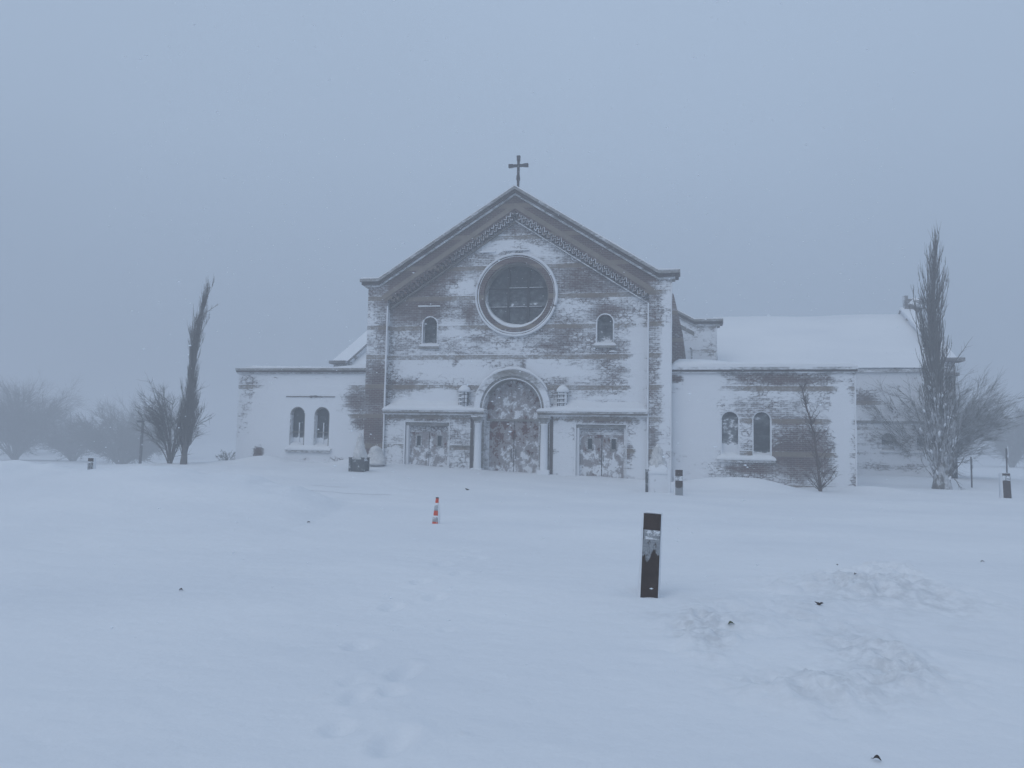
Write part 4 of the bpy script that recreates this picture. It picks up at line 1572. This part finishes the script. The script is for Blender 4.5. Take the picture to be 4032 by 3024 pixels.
# sapling before the right wing
sx, sy = 11.62, -1.7
g_ = np.random.default_rng(3)
sap = thing('sapling', 'small bare young tree in front of the right wing with low shoots at its foot', 'tree', (sx, sy, gz(sx, sy)))
stem = np.array([(0, 0, -.3), (.02, 0, .0), (-.03, 0, .6), (-.08, .02, 1.2), (-.16, .0, 1.9), (-.33, .0, 2.7), (-.50, .0, 3.3), (-.60, .0, 3.9)])
tv, tq = tubes(stem[None], np.array([[.075, .07, .052, .045, .036, .026, .015, .006]]), 7)
br = []
for k in range(46):
    t = .08 + .9 * g_.random() ** .8
    z = t * 3.8
    c = np.array([np.interp(z, stem[:, 2], stem[:, 0]), 0, z])
    a = g_.random() * 2 * np.pi
    up = .8 if t > .45 else .45
    L = (.9 - .6 * t) * (.5 + .7 * g_.random())
    d = unit(np.array([np.cos(a) + .12, .8 * np.sin(a), up + .9 * t]))
    br.append([c + d * L * s + np.array([0, 0, .12 * L * s * s]) + .02 * g_.normal(size=3) for s in np.linspace(0, 1, 6)])
for k in range(11):      # shoots from the foot
    a = k / 11 * 2 * np.pi + g_.random() * .4
    L = .55 + .45 * g_.random()
    d = unit(np.array([np.cos(a), .7 * np.sin(a), .55 + .4 * g_.random()]))
    br.append([np.array([0, 0, .05]) + d * L * s + np.array([0, 0, .22 * s * s]) + .015 * g_.normal(size=3) for s in np.linspace(0, 1, 6)])
BR = np.array(br)
v1, q1 = tubes(BR, .013 * (1 - .75 * np.linspace(0, 1, 6))[None] * np.ones((len(br), 1)), 4)
nt = 620
bi, kk = g_.integers(0, len(br), nt), g_.integers(1, 5, nt)
st = BR[bi, kk]
dd = unit(unit(BR[bi, kk + 1] - BR[bi, kk]) + .7 * g_.normal(size=(nt, 3)) + np.array([.1, 0, .4]))
Lt = .10 + .22 * g_.random(nt)
ss = np.linspace(0, 1, 4)[None, :, None]
TT = st[:, None] + dd[:, None] * Lt[:, None, None] * ss + .015 * g_.normal(size=(nt, 4, 3)) * ss
v2, q2 = tubes(TT, .0055 * (1 - .7 * ss[..., 0]) * np.ones((nt, 1)), 3)
tree_parts(sap, (tv, tq, np.full(len(tv), -.5)), cat([(v1, q1, np.full(len(v1), -.5)), (v2, q2, np.full(len(v2), -.6))]), M_TWIG)

# wide shrub standing behind the right-hand poplar
p = at_depth(3700, 1880, 38)
shrub('broad vase-shaped bare shrub fanning out behind the snow-crusted poplar', (p[0], p[1], gz(p[0], p[1])), 6.5, 5.3, 60, 800, 11000, 33, 'bare shrubs in the mist', M_LEAFY, .6, 'bare_shrub', .02, .05, .0075, .8, .2, 'shrub', .045, .2, .5, .06)

# bushes fading into the blowing snow on the left
for px, py, d, W, H, lab, sd_, n in (
        (60, 1785, 84, 9.5, 8.2, 'large rounded bare tree at the far left edge, dim in the blowing snow', 41, 1.0),
        (290, 1800, 88, 7.0, 5.2, 'middle one of the dim rounded trees behind the snowbank, lowest of them', 42, .8),
        (480, 1800, 80, 10.0, 5.6, 'broad rounded bare tree just left of the slim lamp post, dim in the blowing snow', 43, 1.2),
        (560, 1800, 110, 13.0, 10.2, 'very faint tree crown rising above the broad tree beside the slim lamp post', 44, .7),
        (90, 1790, 125, 16, 13.5, 'very faint tall tree crown above the large rounded tree at the far left edge', 45, .8),
        (3985, 1850, 85, 9.0, 7.6, 'very faint tree almost lost in the mist at the far right edge', 46, .7)):
    p = at_depth(px, py, d)
    shrub(lab, (p[0], p[1], gz(p[0], p[1]) - .1), W, H, int(46 * n), int(620 * n), int(8500 * n), sd_, 'bare trees fading into the mist', M_LEAFY, .6, 'bare_tree', -.25, .02, .017, .8, .15, 'tree', .10, .3, .85, .08)
p = at_depth(897, 1832, 40)
shrub('small snow-dusted bush peeping out beside the end of the left wing', (p[0], p[1], gz(p[0], p[1]) + .1), 1.15, .8, 16, 110, 700, 47, 'bare shrubs in the mist', M_LEAFY, .5, 'bare_shrub', -.2, 0, .008, 1.0, .3, 'shrub', .02)

# ------------------------------------------------------------------ bollards
M_POST = mat_bark('bollard_brown', (0.040, 0.027, 0.022), (0.060, 0.042, 0.034), 26.0, 1.5, (0.36, 0.39, 0.42))
M_LENS = mat_plain('frosted_lens', (0.28, 0.30, 0.32), 0.6, 0.2, 14, 0.35, 14)


def bollard(label, loc, w, h, head, band, rz, tilt, snowfn, seed, left=True, wide_foot=False):
    t = thing('bollard', label, 'bollard', loc, rz, 'square bollards standing in the snow')
    t.rotation_euler = (0, tilt, rz)
    hw = w / 2

    def rbox(x0, x1, y0, y1, z0, z1, nz_, snf):
        mb = MB()
        c = .006
        ring = [(x0 + c, y0), (x1 - c, y0), (x1, y0 + c), (x1, y1 - c), (x1 - c, y1), (x0 + c, y1), (x0, y1 - c), (x0, y0 + c)]
        m = 12
        vs, fs, sn_ = [], [], []
        # front face split into a fine grid so that the crust of snow can have an outline of its own
        for k in range(nz_ + 1):
            z = z0 + (z1 - z0) * k / nz_
            pts = []
            for i in range(len(ring)):
                a, b = ring[i], ring[(i + 1) % len(ring)]
                q = m if i in (0, 2, 4, 6) else 1
                pts += [(a[0] + (b[0] - a[0]) * j / q, a[1] + (b[1] - a[1]) * j / q) for j in range(q)]
            for (x, y) in pts:
                vs.append((x, y, z))
                sn_.append(snf(x, y, z))
            n = len(pts)
        for k in range(nz_):
            for i in range(n):
                fs.append((k * n + i, k * n + (i + 1) % n, (k + 1) * n + (i + 1) % n, (k + 1) * n + i))
        fs.append(tuple(range(n))[::-1])
        fs.append(tuple(range(nz_ * n, nz_ * n + n)))
        mb.add(vs, fs, sn_)
        return mb
    zb = h - head - band
    rbox(-hw, hw, -hw, hw, -.35, zb, 40, snowfn).build('post', M_POST, t)
    rbox(-hw + .004, hw - .004, -hw + .005, hw - .005, zb, zb + band, 4, lambda x, y, z: 0).build('lens', M_LENS, t)
    rbox(-hw, hw, -hw, hw, zb + band, h, 8, lambda x, y, z: -.42 + (.3 if y > 0 else 0)).build('head', M_POST, t)
    mb = MB()
    snow_pad(mb, -hw, hw, -hw, hw, h, lambda x, t_: .012 + .014 * vn(x * 20, seed), 10, 6, False)
    mb.build('snow_cap', M_SNOW, t, True)
    mb = MB()       # crust on the flanks
    for s, a in ((-1, 1.0), (1, .45)):
        n, vs, fs = 24, [], []
        for k in range(n + 1):
            z = -.3 + (h + .3) * k / n
            th = a * w * (.06 + .14 * (1 - k / n) + .05 * vn(k * .5, s + seed))
            for (x, y) in ((s * hw, -hw + .002), (s * (hw + th * .7), -hw + .012), (s * (hw + th), -hw * .3), (s * (hw + th), hw), (s * hw, hw)):
                vs.append((x, y, z))
        for k in range(n):
            for j in range(4):
                fs.append((5 * k + j, 5 * k + j + 1, 5 * k + j + 6, 5 * k + j + 5))
        fs.append((5 * n, 5 * n + 1, 5 * n + 2, 5 * n + 3, 5 * n + 4))
        mb.add(vs, fs)
    build_split(mb, 'packed_snow', M_SNOW, t, True)
    return t


p = ground_at(2550, 2350, 8.5)


def near_crust(x, y, z):
    if y > -.08:
        return -.5
    e = .36 + .06 * (x / .09) + .05 * math.sin(x * 60)
    return -.75 + 1.0 * float(smoothstep(e - .05, e + .06, z)) * float(smoothstep(.62, .58, z)) - .0 * float(smoothstep(.5, .62, z))


bollard('dark brown square bollard closest to the camera, a crust of frost across its upper face', (6.45, -23.0, gz(6.45, -23.0) + .03), .183, .825, .17, .10, 0.0, .036, near_crust, 1)
p = at_depth(2673, 1950, 25.4)
zmid = gz(6.67, -6.3)
bollard('dark square bollard half buried near the frosted planter by the right wing', (6.67, -6.3, zmid), .235, .80, .19, .15, 0.0, -.012,
        lambda x, y, z: -.55 + .9 * float(smoothstep(.30 + .25 * (x * 4) ** 2, .18 + .2 * (x * 4) ** 2, z)), 2)
bollard('grey square bollard at the right edge, with a pale band under its flat top', (17.55, -2.0, gz(17.55, -2.0)), .245, .83, .07, .17, 0.0, -.03, lambda x, y, z: -.28, 3)
p = at_depth(361, 1830, 27)
bollard('small dark-capped bollard poking up behind the crest of the left snowbank', (p[0], p[1], p[2] - .60), .19, .83, .11, .06, .3, 0, lambda x, y, z: .15, 4)

# ------------------------------------------------------------------ traffic cone
M_ORANGE = mat_plain('orange_rubber', (0.62, 0.085, 0.04), 0.6, 0.12, 9, 0.05, 20)
M_REFL = mat_plain('reflective_sleeve', (0.42, 0.44, 0.46), 0.5, 0.1, 9, 0.12, 16)
cxp, cyp = 2.10, -17.05
cone = thing('traffic_cone', 'tall orange traffic cone with two white reflective sleeves sunk in the snow', 'cone', (cxp, cyp, gz(cxp, cyp) - .02))
cone.rotation_euler = (0, .035, .2)
hC = .52
rC = lambda f: .073 - .046 * f
mb = MB()
mb.lathe([(.16, -.20), (.16, -.17), (.09, -.165)] + [(rC(f), hC * f) for f in np.linspace(-.25, .98, 10)] + [(rC(1) * .8, hC), (.008, hC + .002)], 0, 0, 20)
mb.build('cone_body', M_ORANGE, cone, True)
for a, b in ((.11, .34), (.52, .81)):
    mb = MB()
    mb.lathe([(rC(a) - .004, hC * a), (rC(a) + .003, hC * a + .001), (rC(b) + .003, hC * b - .001), (rC(b) - .004, hC * b)], 0, 0, 20)
    mb.build('reflective_sleeve', M_REFL, cone, True)
mb = MB()
mb.lathe([(rC(.97) + .003, hC * .975), (rC(1) + .006, hC * .98), (rC(1) + .004, hC * 1.01), (.004, hC * 1.012)], 0, 0, 16)
mb.build('collar', M_IRON, cone, True)
mb = MB()
n, vs, fs = 16, [], []
for k in range(n + 1):
    f = .05 + .75 * k / n
    for j in range(6):
        a = math.radians(-50 + 75 * j / 5)
        r = rC(f) + .004 + .022 * math.sin(math.pi * (k + .3) / (n + .6)) * math.sin(math.pi * j / 5) * (.7 + .6 * vn(k * .6, 3))
        vs.append((r * math.cos(a), r * math.sin(a), hC * f))
for k in range(n):
    for j in range(5):
        fs.append((6 * k + j, 6 * k + j + 1, 6 * k + j + 7, 6 * k + j + 6))
mb.add(vs, fs)
mb.build('packed_snow', M_SNOW, cone, True)

# ------------------------------------------------------------------ sign posts at the right
M_SIGNPOST = mat_plain('sign_post_steel', (0.09, 0.085, 0.09), 0.7, 0.2, 6, 0.05, 6)
M_SIGNBACK = mat_plain('frosted_sign', (0.17, 0.18, 0.19), 0.7, 0.2, 6, 0.2, 6)


def sign(label, x, y, h, rz):
    t = thing('sign_post', label, 'sign', (x, y, gz(x, y)), rz, 'small sign posts by the right edge')
    mb = MB()
    mb.box(-.035, .035, -.03, .03, -.4, h)
    mb.build('post', M_SIGNPOST, t)
    mb = MB()
    mb.prism([(-.15, h - .50), (.15, h - .50), (.15, h - .03), (.12, h), (-.12, h), (-.15, h - .03)], -.045, -.032)
    mb.build('sign_plate', M_SIGNBACK, t)
    mb = MB()
    mb.blob((0.02, -.05, h - .2), (.10, .035, .26), 8, 6, int(x * 10), .2)
    mb.build('packed_snow', M_SNOW, t, True)


p = at_depth(3827, 1928, 32.5)
sign('thin sign post between the snow-crusted poplar and the right-edge bollard', p[0], p[1], 1.30, math.radians(68))
p = at_depth(3966, 1900, 33.5)
sign('thin sign post standing directly behind the right-edge bollard', p[0], p[1], 1.62, math.radians(72))

# slim lamp post on the left
p = at_depth(551, 1830, 44)
p2 = at_depth(556, 1660, 44)
lamp = thing('lamp_post', 'slim grey lamp post with a short arm to the left, beyond the snowbank', 'lamp post', (p[0], p[1], p[2] - .3))
hl = p2[2] - p[2] + .3
mb = MB()
mb.tube([(0, 0, -.3), (0.02, 0, hl * .5), (.03, 0, hl)], [.085, .08, .075], 8)
mb.build('post', M_SIGNPOST, lamp)
mb = MB()
mb.box(-.30, .09, -.08, .08, hl - .02, hl + .07)
mb.box(-.30, -.10, -.07, .07, hl - .05, hl - .02)
mb.build('lamp_head', M_IRON, lamp)

# ------------------------------------------------------------------ planters with snow-laden conical shrubs
M_PLANTER = mat_plain('weathered_planter', (0.085, 0.095, 0.10), 0.75, 0.2, 5, 0.02, 5)
M_PLANTER_W = mat_plain('iced_planter', (0.50, 0.53, 0.56), 0.8, 0.12, 3, 0.72, 3)


def planter(label, loc, w, h, mat, heap):
    t = thing('planter', label, 'planter', loc, 0, 'square planters before the church front')
    hw = w / 2
    mb = MB()
    mb.box(-hw + .03, hw - .03, -hw + .03, hw - .03, -.4, h - .08)
    for z in (.12, .30):
        mb.box(-hw + .025, hw - .025, -hw + .022, hw - .022, z, z + .012)
    mb.build('box', mat, t)
    for sx_ in (-1, 1):
        for sy_ in (-1, 1):
            mb = MB()
            x, y = sx_ * (hw - .03), sy_ * (hw - .03)
            mb.box(x - .045, x + .045, y - .045, y + .045, -.4, h + .02)
            mb.box(x - .055, x + .055, y - .055, y + .055, h + .02, h + .05)
            mb.build('corner_post', M_PLANTER if (sx_, sy_) == (-1, -1) else mat, t)
    mb = MB()
    for s_, (x0, x1, y0, y1) in enumerate(((-hw + .08, hw - .08, -hw, -hw + .06), (-hw + .08, hw - .08, hw - .06, hw))):
        mb.box(x0, x1, y0, y1, h - .10, h - .02)
    build_split(mb, 'rim', mat, t)
    mb = MB()
    n = 14
    vs, fs = [], []
    for i in range(n + 1):
        for j in range(n + 1):
            x, y = (-1 + 2 * i / n), (-1 + 2 * j / n)
            k = max(0, 1 - x * x) * max(0, 1 - y * y)
            vs.append((x * hw * .96, y * hw * .96, h - .10 + heap * k ** .6 + .03 * vn(i * .6, j * .6)))
    for i in range(n):
        for j in range(n):
            a = i * (n + 1) + j
            fs.append((a, a + n + 1, a + n + 2, a + 1))
    mb.add(vs, fs)
    mb.build('snow_heap', M_SNOW, t, True)
    return t


def snowy_shrub(label, loc, W, H, seed, snow, name='conifer_shrub', pw=1.0, group='snow-laden shrubs by the church front'):
    g = np.random.default_rng(seed)
    t = thing(name, label, 'shrub', loc, 0, group)
    mb = MB()
    mb.tube([(0, 0, -.3), (0, 0, H * .7)], [.035, .012], 7)
    mb.build('trunk', M_BARK, t)
    # snow-loaded mass, lumpy, narrowing to the tip
    n, m = 22, 20
    vs, fs, sn_ = [], [], []
    for j in range(m + 1):
        f = j / m
        for i in range(n):
            a = 2 * math.pi * i / n
            r = W / 2 * ((1 - f) ** pw * .95 + .05) * math.sin(min(1, f * 7 + .25) * math.pi / 2)
            if f > .97:
                r *= .5
            r *= .66 + .45 * vn(i % n * .8 + seed, f * 7) + .25 * vn(i * 1.7 + seed, f * 15 + 3)
            vs.append((r * math.cos(a), r * math.sin(a), H * f))
            sn_.append(snow - .28 * math.cos(a - .2) * 0 + .5 * (f > .78) - .15 * (f < .3))
    for j in range(m):
        for i in range(n):
            fs.append((j * n + i, j * n + (i + 1) % n, (j + 1) * n + (i + 1) % n, (j + 1) * n + i))
    fs.append(tuple(range(m * n, m * n + n)))
    mb = MB()
    mb.add(vs, fs, sn_)
    mb.build('crown', M_SHRUB, t, True)
    k = 330
    f = g.random(k) * .85
    a = g.random(k) * 2 * np.pi
    r = W / 2 * ((1 - f) ** pw) * .95
    st = np.stack([r * .8 * np.cos(a), r * .8 * np.sin(a), H * f], 1)
    d = unit(np.stack([np.cos(a), np.sin(a), .5 + 0 * a], 1) + .4 * g.normal(size=(k, 3)))
    ss_ = np.linspace(0, 1, 3)[None, :, None]
    T = st[:, None] + d[:, None] * (.05 + .07 * g.random(k))[:, None, None] * ss_
    v, q = tubes(T, .009 * (1 - .6 * ss_[..., 0]) * np.ones((k, 1)), 4)
    np_mesh('twigs', v, q, M_SHRUB, t, True, np.full(len(v), snow + .05))
    return t


pl = (-5.24, -4.05)
zpl = gz(*pl)
planter('dark grey square planter left of the portal, heaped with snow', (pl[0], pl[1], zpl), .56, .48, M_PLANTER, .14)
snowy_shrub('slim conical shrub capped with snow, in the dark planter left of the portal', (pl[0] + .02, pl[1], zpl + .40), .56, 1.08, 5, .85, pw=.8)
pr = (5.97, -5.0)
zpr = gz(*pr)
planter('ice-coated white square planter to the right of the portal under a big mound', (pr[0], pr[1], zpr), .78, .70, M_PLANTER_W, .38)
snowy_shrub('conical shrub buried almost wholly in white snow, in the iced planter', (pr[0] - .02, pr[1], zpr + .74), .62, .86, 8, 1.2, pw=.7)
sb = (-5.55, -1.7)
snowy_shrub('low rounded shrub under a thick snow hood behind the dark planter', (sb[0], sb[1], gz(*sb) - .02), .95, .84, 12, .72, 'rounded_shrub', .5)
mb = MB()

# ------------------------------------------------------------------ leaves and twigs blown onto the snow
M_LEAF = mat_plain('dead_leaf', (0.060, 0.048, 0.042), 0.7, 0.3, 30)
M_GLEAF = mat_plain('green_leaf', (0.075, 0.095, 0.035), 0.6, 0.3, 30)


def leaf(label, px, py, L, W, kind, seed, rz=0.0, name='leaf', catg='leaf'):
    d = ray(px, py)
    lo, hi = 2.0, 60.0
    for _ in range(40):                      # first meeting of that sight line with the snow
        m = (lo + hi) / 2
        p = CAM + d * m
        if p[2] > gz(p[0], p[1]):
            lo = m
        else:
            hi = m
    p = CAM + d * lo
    g = random.Random(seed)
    t = thing(name, label, catg, (p[0], p[1], gz(p[0], p[1]) + .002), rz, 'leaves and twigs blown onto the snow')
    mb = MB()
    if kind == 'twig':
        for k in range(5):
            a = g.uniform(-1, 1) * 1.2
            q0 = Vector((g.uniform(-L * .15, L * .15), 0, .005))
            q1 = q0 + Vector((math.cos(a) * L * .5 * g.choice((-1, 1)), math.sin(a) * L * .4, L * g.uniform(.05, .35)))
            mb.tube([q0, (q0 + q1) / 2 + Vector((0, 0, L * .08)), q1], [W * .16, W * .13, W * .06], 5)
        mb.blob((0, 0, W * .25), (L * .22, W * .35, W * .3), 8, 5, seed, .3)
        mb.build('twig_cluster', M_LEAF, t)
    else:
        n = 9
        vs, fs = [], []
        for i in range(n + 1):
            f = i / n
            w = W * math.sin(math.pi * f) ** .8 * (1 - .3 * f) + .0008
            x = L * (f - .5)
            arc = L * .30 * math.sin(math.pi * f * .9) + .004
            for s in (-1, -.5, 0, .5, 1):
                vs.append((x, s * w, arc + abs(s) * w * .9))
        for i in range(n):
            for j in range(4):
                a = 5 * i + j
                fs.append((a, a + 5, a + 6, a + 1))
        k = len(vs)
        vs2 = [(x, y, z - .0015) for (x, y, z) in vs]
        mb.add(vs + vs2, fs + [tuple(k + i for i in q[::-1]) for q in fs])
        mb.build('blade', M_GLEAF if kind == 'green' else M_LEAF, t, True)
        mb = MB()
        mb.tube([(L * .49, 0, .006), (L * .62, 0, .012), (L * .74, .004, .006)], [.0016, .0014, .001], 5)
        mb.build('stalk', M_LEAF, t)


leaf('dark curled leaf lying near the bottom right corner of the snow', 3454, 2998, .040, .014, 'leaf', 1, 2.9)
leaf('greenish leaf on the snow below and right of the closest bollard', 2878, 2462, .052, .016, 'green', 2, .35)
leaf('small clump of dead twigs on the snow to the right of the green leaf', 3224, 2383, .075, .045, 'twig', 3, .3, 'twig_clump', 'twig')
leaf('lone dark leaf on the smooth snow at the left', 712, 2327, .034, .016, 'leaf', 4, .2)
leaf('dark clump of twigs on the snow between the cone and the portal', 1840, 1930, .17, .07, 'twig', 5, .1, 'twig_clump', 'twig')
leaf('tiny dark leaf to the left of the traffic cone', 1215, 2060, .06, .02, 'leaf', 6, 1.3)
leaf('larger of two tiny leaves on the snow right of the closest bollard', 3368, 2264, .035, .012, 'leaf', 7, 1.0)
leaf('tiny leaf nearest the right edge, on the snow beyond the rough crust', 3868, 2215, .05, .012, 'leaf', 8, .1)
leaf('smaller of two tiny leaves on the snow right of the closest bollard', 3297, 2227, .026, .012, 'leaf', 9, 2.0)

# ------------------------------------------------------------------ falling snow
g_ = np.random.default_rng(101)
n = 8000
dd_ = 3.0 + 26 * g_.random(n) ** .75
aa = (g_.random(n) - .5) * 1.6
hh = (g_.random(n) - .32) * .9
Pf = CAM[None] + dd_[:, None] * (FH[None] + np.tan(aa * .62)[:, None] * R_[None] + np.array([0, 0, 1.0])[None] * np.tan(hh)[:, None])
keep = (Pf[:, 2] > ground_z(Pf[:, 0], Pf[:, 1]) + .1) & (Pf[:, 1] < -1.0) & (Pf[:, 2] < 15)
Pf = Pf[keep]
n = len(Pf)
rf = .0022 + .0055 * g_.random(n) ** 2.5
octa = np.array([(1, 0, 0), (0, 1, 0), (-1, 0, 0), (0, -1, 0), (0, 0, .7), (0, 0, -.7)])
dirs = np.stack([1.2 + 0.8 * g_.random(n), np.ones(n), .7 + .6 * g_.random(n)], 1)
Vf = Pf[:, None, :] + octa[None] * rf[:, None, None] * dirs[:, None, :]
base_f = np.array([(0, 1, 4), (1, 2, 4), (2, 3, 4), (3, 0, 4), (1, 0, 5), (2, 1, 5), (3, 2, 5), (0, 3, 5)])
Ff = (np.arange(n)[:, None, None] * 6 + base_f[None]).reshape(-1, 3)
fm = bpy.data.materials.new('snowflake')
fm.use_nodes = True
ft = fm.node_tree
ft.nodes.clear()
fo_ = ft.nodes.new('ShaderNodeOutputMaterial')
fx_ = ft.nodes.new('ShaderNodeAddShader')
for i, k in enumerate(('ShaderNodeBsdfDiffuse', 'ShaderNodeBsdfTranslucent')):
    q_ = ft.nodes.new(k)
    q_.inputs['Color'].default_value = (0.49, 0.505, 0.52, 1)
    ft.links.new(q_.outputs[0], fx_.inputs[i])
ft.links.new(fx_.outputs[0], fo_.inputs['Surface'])
fl = np_mesh('falling_snow', Vf.reshape(-1, 3), Ff, fm)
fl['kind'] = 'stuff'
fl['label'] = 'snowflakes driving through the air in front of the church'

# ------------------------------------------------------------------ the snow-laden air
hz = MB()
hz.box(-315, 315, -115, 325, -5.0, 16.5)
haze = hz.build('haze', M_SNOW)
hm = bpy.data.materials.new('snowy_air')
hm.use_nodes = True
hm.node_tree.nodes.clear()
ho = hm.node_tree.nodes.new('ShaderNodeOutputMaterial')
hv = hm.node_tree.nodes.new('ShaderNodeVolumePrincipled')
hv.inputs['Color'].default_value = (0.825, 0.84, 0.865, 1)
hv.inputs['Density'].default_value = 0.0106
hv.inputs['Anisotropy'].default_value = 0.2
hm.node_tree.links.new(hv.outputs[0], ho.inputs['Volume'])
haze.data.materials.clear()
haze.data.materials.append(hm)
haze['kind'] = 'stuff'
haze['label'] = 'air thick with blowing snow'
